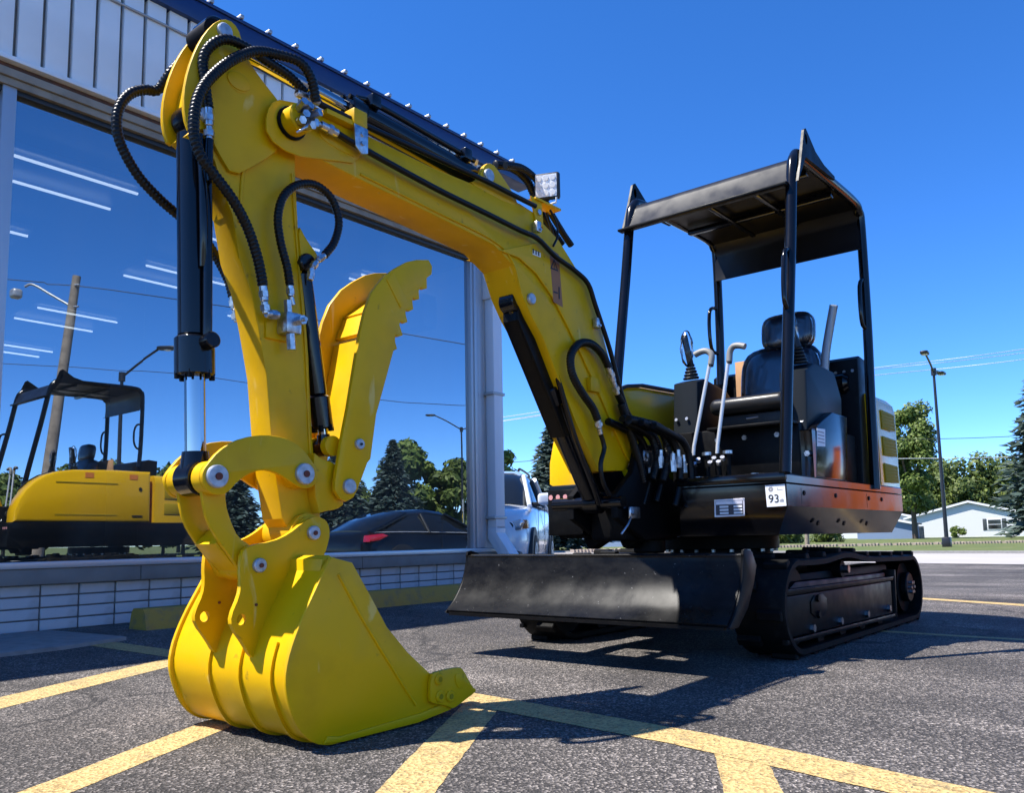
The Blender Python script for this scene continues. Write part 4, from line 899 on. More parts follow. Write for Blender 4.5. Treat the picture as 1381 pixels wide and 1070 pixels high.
# data plate and noise sticker
xf = -3.3585
dp = prism('data_plate', [(-1.622, .595), (-1.485, .597), (-1.482, .672), (-1.620, .670)], xf, xf+.002, 'plate_alu', uf, .0005, 'x')
box('plate_field', (xf+.002, -1.614, .603), (xf+.0028, -1.490, .664), 'plate_dark', dp, 0)
box('plate_header', (xf+.0028, -1.612, .648), (xf+.0034, -1.492, .662), 'plate_alu', dp, 0)
for i in range(3):
    for j in range(2): box('plate_entry', (xf+.0028, -1.596+.064*j, .607+.0135*i), (xf+.0035, -1.556+.062*j, .6155+.0135*i), 'white_print', dp, 0)
for y, z in ((-1.617, .600), (-1.488, .601), (-1.486, .667), (-1.616, .666)): cyl('plate_rivet', (xf+.002, y, z), (xf+.004, y, z), .003, 'zinc', dp, 8)
st = prism('noise_sticker', [(-1.386, .630), (-1.304, .632), (-1.306, .722), (-1.390, .720)], xf, xf+.0012, 'white_print', uf, 0, 'x')
text_on('sticker_number', '93', (xf+.0018, -1.355, .662), (0, 1, 0), (0, 0, 1), .034, 'ink', st); text_on('sticker_unit', 'dB', (xf+.0018, -1.322, .655), (0, 1, 0), (0, 0, 1), .012, 'ink_grey', st)
for k in range(6):
    a = k*1.047; cyl('sticker_emblem', (xf+.0012, -1.366+.007*math.cos(a), .703+.007*math.sin(a)), (xf+.0018, -1.366+.007*math.cos(a), .703+.007*math.sin(a)), .0045, 'ink_grey', st, 8)
box('sticker_mark', (xf+.0012, -1.338, .698), (xf+.0018, -1.336, .708), 'ink_grey', st, 0); box('sticker_mark', (xf+.0012, -1.338, .698), (xf+.0018, -1.316, .700), 'ink_grey', st, 0)
# right front block with three pale marks
fr = box('front_block', (-3.50, -2.405, .53), (-3.205, -2.205, .745), 'black_satin', uf, .006)
for k in range(3): cyl('block_mark', (-3.2055, -2.385+.042*k, .71), (-3.2035, -2.385+.042*k, .71), .012, 'ink_pink', fr, 14)

# ---- seat box, consoles and seat
sb = box('seat_box', (-4.62, -2.05, .767), (-3.80, -1.395, 1.035), 'black_satin', ex, .012)
box('seat_box_step', (-3.80, -1.82, 1.02), (-3.72, -1.40, 1.035), 'black_satin', sb, .004)
for y in (-1.50, -1.66, -1.80): bolt('box_bolt', (-3.80, y, .98), (1, 0, 0), .013, .01, 'zinc', sb)
box('seat_rail', (-4.3, -1.80, 1.036), (-3.83, -1.46, 1.10), 'plastic_black', sb, .01)
cyl('seat_latch', (-3.83, -1.66, 1.075), (-3.83, -1.60, 1.078), .005, 'bare_steel', sb, 8)
dr = prism('side_door', [(-3.815, .768), (-4.255, .768), (-4.31, 1.098), (-4.09, 1.10), (-3.87, 1.015), (-3.845, .99)], -1.335, -1.39, 'black_gloss', ex, .008)
prism('door_decal', [(-3.845, .915), (-3.955, .922), (-3.968, 1.005), (-3.858, 1.0)], -1.3352, -1.3342, 'white_print', dr, 0)
for i in range(4): box('decal_line', (-3.948, -1.3342, .935+.016*i), (-3.862, -1.3338, .941+.016*i), 'ink_grey', dr, 0)
box('front_panel', (-3.80, -1.395, .767), (-3.835, -1.337, .99), 'black_gloss', ex, .004); bolt('panel_knob', (-3.80, -1.36, .88), (1, 0, 0), .014, .02, 'zinc', sb)
lc = prism('left_console', [(-3.845, .995), (-4.34, .995), (-4.37, 1.20), (-4.28, 1.33), (-4.0, 1.335), (-3.92, 1.30), (-3.87, 1.285)], -1.375, -1.505, 'console_grey', ex, .012)
for z in (1.03, ):
    for y in (-1.40, -1.455): bolt('console_screw', (-3.855, y, z+.01), (1, 0, .3), .009, .006, 'zinc', lc)
rc = prism('right_console', [(-3.875, 1.02), (-4.38, 1.02), (-4.38, 1.22), (-4.25, 1.30), (-3.99, 1.335), (-3.90, 1.31)], -1.945, -2.085, 'console_grey', ex, .012)
for y in (-2.06, -2.0): bolt('console_screw', (-3.875, y, 1.115), (1, 0, .2), .009, .006, 'zinc', rc)
def joystick(x, y, z, lean, parent):
    for i in range(5): cyl('boot_ring', (x, y, z+.017*i), (x+.002, y, z+.017*i+.014), .042-.005*i, 'hose_rubber', parent, 20, bevel=.004)
    top = Vector((x+lean[0], y+lean[1], z+.235))
    tube('grip', [(x, y, z+.08), (x+lean[0]*.35, y+lean[1]*.3, z+.13), (x+lean[0]*.75, y+lean[1]*.7, z+.19), top], .017, 'plastic_black', parent, 12)
    bm = bmesh.new(); bmesh.ops.create_icosphere(bm, subdivisions=3, radius=1); rn = random.Random(int(y*100))
    for v in bm.verts:
        f_ = 1+.12*math.sin(9*v.co.z+5*v.co.x); v.co = Vector((v.co.x*.034*f_, v.co.y*.034*f_, v.co.z*.10))+Vector((x+lean[0]*.6, y+lean[1]*.6, z+.165))
    frombm('plastic_wrap', bm, 'clear_plastic', parent, True)
joystick(-3.97, -2.015, 1.335, (.03, -.015, 0), rc)
joystick(-3.97, -1.44, 1.335, (.0, -.05, 0), lc)
# seat
st_ = box('seat', (-4.28, -1.84, 1.105), (-3.785, -1.45, 1.185), 'vinyl', ex, .035, 4)
def pad(name, c_, s_, m, parent, rx=0, pw=.45):
    bm = bmesh.new(); bmesh.ops.create_cube(bm, size=2); bmesh.ops.subdivide_edges(bm, edges=bm.edges[:], cuts=7, use_grid_fill=True)
    for v in bm.verts:
        q = v.co; ln = max(abs(q.x), abs(q.y), abs(q.z)); n_ = (abs(q.x)**4+abs(q.y)**4+abs(q.z)**4)**.25; v.co = q/n_
        v.co = Vector((v.co.x*s_[0], v.co.y*s_[1], v.co.z*s_[2]))
    bm.transform(Matrix.Translation(Vector(c_)) @ Matrix.Rotation(R(rx), 4, 'Y')); return frombm(name, bm, m, parent, True)
pad('backrest', (-4.25, -1.635, 1.31), (.06, .195, .175), 'seat_cloth', st_, -10)
pad('backrest_plastic', (-4.245, -1.635, 1.31), (.075, .213, .192), 'clear_plastic', st_, -10)
pad('headrest', (-4.28, -1.60, 1.575), (.045, .125, .085), 'seat_cloth', st_, -8)
pad('headrest_plastic', (-4.28, -1.60, 1.575), (.055, .138, .098), 'clear_plastic', st_, -8)
for y in (-1.66, -1.57): cyl('headrest_post', (-4.27, y, 1.44), (-4.275, y, 1.53), .008, 'bare_steel', st_, 10)
# plastic-wrapped lever beside the seat
tube('wrapped_lever', [(-4.18, -1.405, 1.15), (-4.19, -1.40, 1.28), (-4.20, -1.385, 1.42), (-4.21, -1.36, 1.55), (-4.21, -1.335, 1.655)], .021, 'clear_plastic', ex, 10)
tube('seat_lever', [(-4.18, -1.405, 1.10), (-4.19, -1.40, 1.28), (-4.20, -1.385, 1.42), (-4.21, -1.36, 1.55), (-4.21, -1.337, 1.65)], .016, 'wrap_white', ex, 10)
box('cardboard_sheet', (-4.42, -1.96, 1.10), (-4.40, -1.515, 1.485), 'cardboard', ex, .002)
# travel levers
for (y0, y1, xt, s) in ((-1.757, -1.675, -3.50, -1), (-1.641, -1.585, -3.50, 1)):
    lv = tube('travel_lever', [(-3.45, y0, .875), (-3.452, y0+.004, .92), (xt, y1, 1.32)], .0085, 'lever_grey', ex, 12, straight=True)
    tube('lever_grip', [(xt, y1, 1.295), (xt-.004, y1+.004, 1.34), (xt-.004, y1+s*.02, 1.362), (xt-.002, y1+s*.05, 1.362), (xt, y1+s*.078, 1.352)], .0145, 'grip_grey', lv, 12, .01)
    cyl('lever_socket', (xt, y1-.001, 1.285), (xt, y1, 1.305), .013, 'plastic_black', lv, 12)
    for k in range(4): bolt('linkage_bolt', (-3.44, y0-.03+.02*k, .83+.018*(k % 2)), (.6, .2, .6), .011, .018, 'zinc', lv)
    cyl('linkage', (-3.46, y0, .767), (-3.45, y0, .88), .014, 'cast_black', lv, 10)
for y in (-1.86, -1.70, -1.60):
    cyl('pedal_stud', (-3.47, y, .767), (-3.47, y, .875), .012, 'cast_black', ex, 10); cyl('pedal_nut', (-3.47, y, .876), (-3.47, y, .89), .022, 'zinc', ex, 16)
# ---- rear cover and hoods
rw = prism('engine_bulkhead', [(-4.62, .767), (-4.78, .767), (-4.80, 1.47), (-4.70, 1.48), (-4.66, 1.46)], -1.37, -2.22, 'black_satin', ex, .01)
for k in range(4): bolt('bulkhead_bolt', (-4.66, -1.40-.045*k, 1.395), (1, 0, 0), .009, .006, 'zinc', rw)
cyl('air_cleaner', (-4.66, -1.42, 1.33), (-4.66, -1.62, 1.33), .06, 'black_gloss', rw, 24, bevel=.02)
hood_o = [(-4.735, -1.312), (-5.10, -1.315), (-5.20, -1.345), (-5.27, -1.42), (-5.40, -1.80), (-5.39, -2.1), (-5.28, -2.33), (-5.08, -2.425), (-4.665, -2.43), (-4.665, -2.25), (-4.735, -2.24)]
def sc2(o, k, z): return [((p[0]+4.735)*(1-k)-4.735, (p[1]-YC)*(1-k)+YC, z) for p in o]
hd = loft('engine_hood', [sc2(hood_o, 0, .768), sc2(hood_o, 0, 1.19), sc2(hood_o, .012, 1.235), sc2(hood_o, .05, 1.268), sc2(hood_o, .15, 1.29)], 'hood_yellow', ex, 30)
for i, k in enumerate(('vents1', 'vents2', 'vents3')):
    q = D[k][1]; cxv = sum(p[0] for p in q)/4; czv = sum(p[1] for p in q)/4
    q = [(-4.80, czv+.052), (-5.055, czv+.046), (-5.065, czv-.05), (-4.808, czv-.055)]
    vt = prism('vent_grille', q, -1.3115, -1.3075, 'yellow_dark', hd, .002)
    for j in range(5): prism('vent_slat', [(-4.812, czv-.04+.018*j), (-5.05, czv-.04+.018*j), (-5.05, czv-.034+.018*j), (-4.812, czv-.034+.018*j)], -1.3075, -1.3055, 'yellow_dark', vt, 0)
for k in range(2): box('side_vent', (-5.02, -2.434, .86+.17*k), (-4.78, -2.4285, .98+.17*k), 'yellow_dark', hd, .003)
# right side tank cover with rounded shoulder (front seen past the boom)
tc_o = [(-3.245, .768), (-3.25, .88), (-3.285, .99), (-3.345, 1.09), (-3.43, 1.18), (-3.53, 1.245), (-3.65, 1.287), (-3.80, 1.31), (-4.2, 1.325), (-4.62, 1.325), (-4.625, .768)]
tk = prism('tank_cover', tc_o, -2.225, -2.437, 'hood_yellow', ex, .035)
prism('cover_trim', [(p[0]+.004, p[1]+.006) for p in tc_o[3:10]]+[(p[0]+.004, p[1]-.012) for p in tc_o[9:2:-1]], -2.205, -2.226, 'plastic_black', tk, .002)
for k in range(2): prism('cover_groove', [(-3.62, .84+.33*k), (-4.25, .84+.33*k), (-4.25, .853+.33*k), (-3.62, .853+.33*k)], -2.436, -2.440, 'yellow_dark', tk, 0)
cyl('cover_lock', (-4.50, -2.432, 1.13), (-4.50, -2.444, 1.13), .018, 'plastic_black', tk, 14)
box('cover_latch', (-4.53, -2.444, .83), (-4.41, -2.436, .845), 'plastic_black', tk, .002)
for x in (-3.95, -4.42): box('reflector_decal', (x-.045, -2.4395, 1.23), (x+.045, -2.4365, 1.285), 'amber', tk, 0)

# ---- canopy
can = tube('canopy', [(-3.352, -1.30, .766), (-3.44, -1.30, 1.20), (-3.56, -1.30, 1.78), (-3.63, -1.30, 2.14), (-3.675, -1.30, 2.235), (-3.75, -1.30, 2.265), (-4.1, -1.30, 2.277), (-4.52, -1.30, 2.285), (-4.605, -1.30, 2.255), (-4.637, -1.30, 2.17), (-4.63, -1.30, 1.62), (-4.60, -1.30, 1.2), (-4.575, -1.30, .74)], .025, 'black_gloss', ex, 16)
tube('canopy_frame', [(-3.36, -2.15, .766), (-3.44, -2.15, 1.20), (-3.56, -2.15, 1.78), (-3.63, -2.15, 2.14), (-3.675, -2.15, 2.235), (-3.75, -2.15, 2.265), (-4.1, -2.15, 2.277), (-4.52, -2.15, 2.285), (-4.605, -2.15, 2.255), (-4.637, -2.15, 2.17), (-4.63, -2.15, 1.62), (-4.60, -2.15, 1.2), (-4.575, -2.15, .74)], .025, 'black_gloss', can, 16)
def bent(name, prof, y0, y1, m, parent, th=.006):
    n = len(prof); V, F = [], []; off = []
    for i in range(n):
        a, b_ = Vector(prof[max(i-1, 0)]), Vector(prof[min(i+1, n-1)]); d_ = (b_-a).normalized(); off.append(Vector((d_.y, -d_.x))*th)
    for k, yy in enumerate((y0, y1)):
        for i in range(n): V.append((prof[i][0], yy, prof[i][1]))
        for i in range(n): V.append((prof[i][0]+off[i].x, yy, prof[i][1]+off[i].y))
    for i in range(n-1):
        F += [(i, i+1, 2*n+i+1, 2*n+i), (n+i, n+i+1, 3*n+i+1, 3*n+i), (i, i+1, n+i+1, n+i), (2*n+i, 2*n+i+1, 3*n+i+1, 3*n+i)]
    F += [(0, n, 3*n, 2*n), (n-1, 2*n-1, 4*n-1, 3*n-1)]
    return link(name, V, F, m, parent, 35)
bent('roof_panel', [(-3.565, 2.082), (-3.59, 2.082), (-3.600, 2.090), (-3.645, 2.195), (-3.665, 2.222), (-3.70, 2.238), (-4.1, 2.262), (-4.53, 2.272), (-4.58, 2.262), (-4.605, 2.235), (-4.615, 2.19), (-4.605, 2.045), (-4.585, 2.04)], -2.148, -1.302, 'canopy_paint', can, .005)
box('header_flange', (-3.605, -2.185, 2.072), (-3.56, -1.305, 2.0845), 'black_satin', can, .003)
for x in (-3.9, -4.25): box('roof_crossbar', (x-.02, -2.13, 2.228), (x+.02, -1.32, 2.256), 'black_gloss', can, .004)
for y in (-1.6, -1.85): box('roof_stringer', (-4.5, y-.012, 2.218), (-3.68, y+.012, 2.232), 'black_gloss', can, .003)
for yy in (-1.268, -2.182):
    o_ = [(-3.605, 2.09), (-3.66, 2.22), (-3.717, 2.372), (-3.742, 2.388), (-3.772, 2.37), (-3.86, 2.315), (-3.97, 2.288), (-4.12, 2.28), (-4.12, 2.262), (-3.72, 2.24), (-3.66, 2.16)]
    hole = [(-3.738+.014*math.cos(a), 2.333+.026*math.sin(a)) for a in [i*math.pi/8+math.pi/2 for i in range(17)]]
    pts = o_[:3]+[hole[0]]+hole[1:16]+[(hole[0][0]-.0005, hole[0][1])]+[(o_[2][0]-.0005, o_[2][1])]+o_[3:]
    prism('lifting_lug', pts, yy-.006, yy+.006, 'black_satin', can, 0)
tube('grab_handle', [(-3.545, -1.30, 1.76), (-3.50, -1.30, 1.75), (-3.478, -1.30, 1.71), (-3.455, -1.30, 1.58), (-3.46, -1.30, 1.50), (-3.50, -1.30, 1.475)], .011, 'black_gloss', can, 10)
tube('grab_handle', [(-4.637, -1.30, 1.88), (-4.60, -1.305, 1.87), (-4.575, -1.31, 1.83), (-4.565, -1.31, 1.70), (-4.585, -1.31, 1.62), (-4.63, -1.30, 1.60)], .011, 'black_gloss', can, 10)
tube('grab_handle', [(-4.637, -2.15, 1.88), (-4.57, -2.17, 1.87), (-4.54, -2.17, 1.80), (-4.54, -2.17, 1.68), (-4.57, -2.17, 1.61), (-4.63, -2.15, 1.60)], .011, 'black_gloss', can, 10)
cyl('post_socket', (-4.575, -2.15, 1.30), (-4.58, -2.15, 1.40), .04, 'black_satin', can, 16)

# ---- slew ring, centre frame
sl = cyl('slew_ring', (-4.26, YC, .445), (-4.26, YC, .514), .305, 'cast_black', ex, 48, bevel=.004)
cyl('ring_base', (-4.26, YC, .40), (-4.26, YC, .4445), .27, 'cast_black', sl, 48, bevel=.004)
for k in range(20):
    a = 2*math.pi*k/20; p = (-4.26+.285*math.cos(a), YC+.285*math.sin(a)); bolt('ring_bolt', (p[0], p[1], .445), (0, 0, -1), .012, .014, 'bare_steel', sl)
    p = (-4.26+.25*math.cos(a+.15), YC+.25*math.sin(a+.15)); bolt('ring_bolt', (*p, .40), (0, 0, -1), .012, .014, 'bare_steel', sl)
cf = box('centre_frame', (-4.85, -2.48, .20), (-3.75, -1.58, .399), 'cast_black', ex, .03)

# ---- crawler tracks
FC, RC = Vector((-3.545, .212)), Vector((-5.315, .196)); FR, RR = .187, .172
def belt_path(n):
    d_ = RC-FC; L_ = d_.length; ang = math.atan2(d_.y, d_.x); al = math.acos((FR-RR)/L_)
    pts = []
    # top run (sagging over a carrier roller), rear wheel, bottom run, front wheel
    tf, tr_ = ang-al, ang-al
    nt_ = Vector((math.cos(ang-al), math.sin(ang-al))); nb = Vector((math.cos(ang+al), math.sin(ang+al)))
    a0 = math.atan2(nt_.y, nt_.x); a1 = math.atan2(nb.y, nb.x)
    def arc(c_, r_, s, e, k):
        return [c_+Vector((math.cos(s+(e-s)*i/k), math.sin(s+(e-s)*i/k)))*r_ for i in range(k)]
    T0, T1 = FC+nt_*FR, RC+nt_*RR; B0, B1 = RC+nb*RR, FC+nb*FR
    if a1 < a0: a1 += 2*math.pi
    P_ = []
    for i in range(30):
        t = i/30; q = T0.lerp(T1, t); q = q+Vector((0, .028*math.exp(-((t-.35)/.13)**2)-.004)); P_.append(q)
    P_ += arc(RC, RR, a0, a1, 20)
    for i in range(30): P_.append(B0.lerp(B1, i/30))
    P_ += arc(FC, FR, a1, a0+2*math.pi, 22)
    # resample evenly
    Q = P_+[P_[0]]; ln = [0]
    for a, b_ in zip(Q, Q[1:]): ln.append(ln[-1]+(b_-a).length)
    out = []; j = 0
    for i in range(n):
        s = ln[-1]*i/n
        while ln[j+1] < s: j += 1
        out.append(Q[j].lerp(Q[j+1], (s-ln[j])/(ln[j+1]-ln[j])))
    return out
BP = belt_path(176)
cen = sum(BP, Vector((0, 0)))/len(BP)
def normals(Pn):
    n = len(Pn); o_ = []
    for i in range(n):
        d_ = (Pn[(i+1) % n]-Pn[i-1]).normalized(); q = Vector((d_.y, -d_.x)); o_.append(q if q.dot(Pn[i]-cen) > 0 else -q)
    return o_
NB = normals(BP)
def track(y_out, s, name):
    """y_out outer face, s = +1 when the outer face looks to +y"""
    yi = y_out-s*.23; n = len(BP); V, F = [], []
    ys = [y_out, y_out-s*.012, yi+s*.012, yi]
    for i in range(n):
        p, q = BP[i], NB[i]; o_ = p+q*.018; c_ = p+q*.010; i_ = p-q*.012
        V += [(c_.x, ys[0], c_.y), (o_.x, ys[1], o_.y), (o_.x, ys[2], o_.y), (c_.x, ys[3], c_.y), (i_.x, ys[3], i_.y), (i_.x, ys[0], i_.y)]
    for i in range(n):
        a, b_ = 6*i, 6*((i+1) % n)
        for k in range(6): F.append((a+k, a+(k+1) % 6, b_+(k+1) % 6, b_+k))
    tb = link(name, V, F, 'rubber', ex, 40)
    # tread lugs
    bm = bmesh.new(); bmesh.ops.create_cube(bm, size=1)
    for v in bm.verts: v.co = Vector((v.co.x*(.036 if v.co.z > 0 else .050), v.co.y*.105, v.co.z*.024))
    bev(bm, .004, 1); bmesh.ops.recalc_face_normals(bm, faces=bm.faces); me = bpy.data.meshes.new('tread_lug'); bm.to_mesh(me); bm.free(); me.materials.append(MAT['rubber'])
    for i in range(0, n, 4):
        p, q = BP[i], NB[i]; a = math.atan2(q.x, q.y); side_ = (i//4) % 2
        o_ = bpy.data.objects.new('tread_lug', me); COL.objects.link(o_); o_.parent = tb
        o_.location = (p.x+q.x*.028, y_out-s*(.06 if side_ else .17), p.y+q.y*.028); o_.rotation_euler = (0, a, 0)
    for i in range(2, n, 4):
        p, q = BP[i], NB[i]
        pass
    # running gear
    yo = y_out-s*.02
    fr_ = prism('track_frame', [(-3.56, .085), (-3.42, .12), (-3.40, .26), (-3.56, .315), (-4.86, .30), (-4.88, .07), (-3.9, .07)], y_out-s*.030, y_out-s*.20, 'black_satin', tb, .012)
    prism('frame_panel', [(-3.395, .095), (-3.392, .262), (-4.895, .252), (-4.885, .078)], y_out-s*.012, y_out-s*.030, 'black_satin', fr_, .006)
    prism('panel_rail', [(-3.36, .268), (-3.36, .292), (-4.92, .276), (-4.90, .256)], y_out-s*.002, y_out-s*.03, 'black_satin', fr_, .004)
    prism('panel_rail', [(-3.37, .070), (-3.37, .090), (-4.90, .076), (-4.91, .056)], y_out-s*.004, y_out-s*.03, 'black_satin', fr_, .004)
    prism('slot_cover', smooth_outline([(-3.66, .15), (-3.66, .25), (-3.86, .25), (-3.86, .15)]), y_out-s*.0125, y_out-s*.006, 'black_satin', fr_, .003)
    for x, z in ((-3.73, .235), (-3.73, .165)): bolt('cover_bolt', (x, y_out-s*.006, z), (0, s, 0), .016, .012, 'black_satin', fr_)
    for x in (-3.66, -4.02, -4.42, -4.80): bolt('roller_bolt', (x, y_out-s*.012, .112-(.0)), (0, s, 0), .018, .016, 'bare_steel' if s > 0 else 'cast_black', fr_)
    box('frame_body', (-5.05, min(y_out-s*.07, y_out-s*.20), .10), (-3.62, max(y_out-s*.07, y_out-s*.20), .345), 'cast_black', tb, .02)
    for x in (-3.85, -4.15, -4.45, -4.75): cyl('track_roller', (x, y_out-s*.04, .075), (x, y_out-s*.19, .075), .05, 'cast_black', tb, 24)
    cyl('carrier_roller', (-4.17, y_out-s*.03, .345), (-4.17, y_out-s*.19, .345), .04, 'cast_black', tb, 20); bolt('carrier_bolt', (-4.17, y_out-s*.03, .345), (0, s, 0), .02, .03, 'bare_steel', tb)
    cyl('idler', (FC.x, y_out-s*.05, FC.y), (FC.x, y_out-s*.18, FC.y), FR-.016, 'cast_black', tb, 36)
    spk = cyl('sprocket', (RC.x, y_out-s*.06, RC.y), (RC.x, y_out-s*.17, RC.y), RR-.03, 'cast_black', tb, 18)
    cyl('sprocket_hub', (RC.x, y_out-s*.06, RC.y), (RC.x, y_out-s*.022, RC.y), .085, 'black_satin', spk, 32, bevel=.006)
    for k in range(6):
        a = k*1.047; bolt('hub_bolt', (RC.x+.03*math.cos(a), y_out-s*.022, RC.y+.03*math.sin(a)), (0, s, 0), .010, .018, 'bare_steel', spk)
    prism('frame_bracket', [(-4.93, .05), (-4.95, .05), (-4.97, .31), (-4.95, .31)], y_out-s*.006, y_out-s*.1, 'black_satin', fr_, .003)
    return tb
track(-1.33, 1, 'rubber_track'); track(-2.73, -1, 'rubber_track')

# ---- dozer blade
prof = [(-2.832, .190), (-2.848, .201), (-2.889, .236), (-2.937, .298), (-2.962, .345), (-2.976, .39), (-2.985, .43), (-2.983, .445)]
prof = [tuple(v)[:2] for v in catmull([(p[0], p[1], 0) for p in prof], .015)]
bl = bent('dozer_blade', prof[::-1], -2.712, -1.338, 'blade_paint', ex, -.012)
cyl('top_rail', (-2.996, -2.712, .440), (-2.996, -1.338, .440), .010, 'black_satin', bl, 12)
for y0, y1 in ((-1.338, -1.326), (-2.724, -2.712)):
    prism('end_plate', [(p[0]+.014, p[1]) for p in prof]+[(-2.975, .462), (-3.0, .466), (-3.05, .455), (-3.085, .40), (-3.05, .33), (-2.99, .25), (-2.90, .185), (-2.84, .183)], y0, y1, 'black_satin', bl, .003)
prism('cutting_strip', [(-2.824, .178), (-2.824, .190), (-2.842, .196), (-2.86, .19), (-2.85, .178)], -2.70, -1.35, 'black_satin', bl, .003)
for y in (-1.78, -2.28):
    prism('push_arm', [(-2.98, .38), (-3.0, .25), (-3.35, .16), (-3.95, .20), (-3.95, .28), (-3.4, .27)], y-.03, y+.03, 'black_satin', bl, .008)
cyl('blade_cylinder', (-3.06, YC, .33), (-3.75, YC, .36), .04, 'black_gloss', bl, 20)
box('arm_crossbar', (-3.42, -2.25, .18), (-3.34, -1.81, .26), 'black_satin', bl, .008)
# a curl of white plastic string stuck to the blade
tube('string_scrap', [(-2.939, -2.552, .315), (-2.939, -2.52, .318), (-2.937, -2.48, .315), (-2.928, -2.44, .298), (-2.915, -2.425, .28)], .003, 'white_print', bl, 6)
# ================================================================ BACKGROUND
CF = R(129.235)      # local +x to the right as seen from the lot, +y away
def far(px, dist):
    r_ = (px-690.5)/1130*dist
    return (-.77456*dist-.63250*r_, -.63250*dist+.77456*r_)

# ---- vehicles
def ringsec(hw, zb, zt, x):
    zm = zb+(zt-zb)*.45
    return [(x, -hw*.86, zb), (x, -hw*.97, zb+.07), (x, -hw, zm), (x, -hw*.97, zt-.10), (x, -hw*.90, zt-.02), (x, -hw*.6, zt+.02), (x, 0, zt+.03),
            (x, hw*.6, zt+.02), (x, hw*.90, zt-.02), (x, hw*.97, zt-.10), (x, hw, zm), (x, hw*.97, zb+.07), (x, hw*.86, zb)]
def lloft(name, rings, m, parent, smooth=50): return loft(name, rings, m, parent, smooth)
def car(name, label, cat, loc, rz, body, cabin, paint, wheels, wr, hw, front):
    c_ = thing(name, label, cat, loc, None, rz)
    bd = lloft('body', [ringsec(*b) for b in body], paint, c_)
    cab = lloft('cabin_glass', [[(x, -hb, zb), (x, -ht-.02, zt-.06), (x, -ht*.8, zt), (x, 0, zt+.02), (x, ht*.8, zt), (x, ht+.02, zt-.06), (x, hb, zb)] for (x, hb, ht, zb, zt) in cabin], 'car_glass', c_)
    rp = [s for s in cabin if s[4] > max(q[4] for q in cabin)-.09]
    lloft('roof', [[(x, -ht-.035, zt-.075), (x, -ht*.82, zt+.006), (x, 0, zt+.026), (x, ht*.82, zt+.006), (x, ht+.035, zt-.075)] for (x, hb, ht, zb, zt) in rp], paint, c_)
    for s in (-1, 1):
        a, b_ = cabin[0], rp[0]; tube('pillar', [(a[0]+.02, s*(a[1]+.01), a[3]), (b_[0], s*(b_[2]+.03), b_[4]-.05)], .035, paint, c_, 8, straight=True)
        a, b_ = cabin[-1], rp[-1]; tube('pillar', [(a[0], s*(a[1]+.01), a[3]), (b_[0], s*(b_[2]+.03), b_[4]-.05)], .05, paint, c_, 8, straight=True)
        mx = (rp[0][0]+rp[-1][0])/2-.1; tube('pillar', [(mx, s*(cabin[2][1]+.012), cabin[2][3]), (mx-.05, s*(rp[0][2]+.035), rp[0][4]-.06)], .04, 'plastic_black', c_, 8, straight=True)
        m_ = pad('mirror', (cabin[0][0]-.15, s*(hw+.13), cabin[0][3]+.10), (.06, .12, .085), paint, c_)
        box('mirror_stalk', (cabin[0][0]-.19, min(s*(hw-.08), s*(hw+.05)), cabin[0][3]+.0), (cabin[0][0]-.13, max(s*(hw-.08), s*(hw+.05)), cabin[0][3]+.06), 'plastic_black', m_, .01)
        for wx in wheels:
            cyl('wheel_arch', (wx, s*(hw-.06), wr), (wx, s*(hw+.012), wr), wr+.085, 'plastic_black', c_, 30)
            wt = cyl('wheel', (wx, s*(hw-.20), wr), (wx, s*(hw+.022), wr), wr, 'rubber', c_, 32, bevel=.03)
            cyl('rim', (wx, s*(hw+.015), wr), (wx, s*(hw+.027), wr), wr*.66, 'pole_grey', wt, 24)
            for k in range(5):
                a = k*1.2566; box('rim_gap', (wx+wr*.4*math.cos(a)-.03, s*(hw+.027)-.002, wr+wr*.4*math.sin(a)-.045), (wx+wr*.4*math.cos(a)+.03, s*(hw+.027)+.002, wr+wr*.4*math.sin(a)+.045), 'plastic_black', wt, .004)
        tube('window_trim', [(q[0], s*(q[1]+.012), q[3]+.01) for q in cabin], .012, 'pole_grey', c_, 6)
        box('door_handle', (-.35, s*(hw*1.0)-.012, body[3][3]-.16), (-.17, s*(hw*1.0)+.014, body[3][3]-.13), paint, c_, .006)
        for x in (.75, -.25): box('door_gap', (x-.004, s*hw*1.0-.004, body[3][1]*0+.42), (x+.004, s*hw*1.0+.0025, body[3][3]-.06), 'plastic_black', c_, 0)
    return c_
suv = car('parked_suv', 'white compact SUV parked behind the downspout at the shop corner', 'car', (-9.66, -8.46, gz(-9.6)), R(32),
    [(2.16, .66, .42, .78), (2.08, .78, .30, .90), (1.85, .86, .26, .97), (1.35, .89, .25, 1.03), (.95, .90, .25, 1.08), (0, .90, .25, 1.09), (-1.2, .90, .25, 1.10), (-1.85, .87, .28, 1.10), (-2.10, .80, .40, 1.0)][0:0] or
    [(.66, .42, .78, 2.16), (.78, .30, .90, 2.08), (.86, .26, .97, 1.85), (.89, .25, 1.03, 1.35), (.90, .25, 1.08, .95), (.90, .25, 1.09, 0), (.90, .25, 1.10, -1.2), (.87, .28, 1.10, -1.85), (.80, .40, 1.0, -2.10)],
    [(1.02, .80, .74, 1.06, 1.10), (.62, .81, .66, 1.07, 1.42), (.30, .82, .62, 1.08, 1.58), (-.2, .82, .62, 1.08, 1.64), (-1.3, .81, .61, 1.08, 1.63), (-1.75, .79, .58, 1.08, 1.50), (-2.02, .77, .60, 1.06, 1.12)],
    'car_white', (1.32, -1.32), .34, .90, 1)
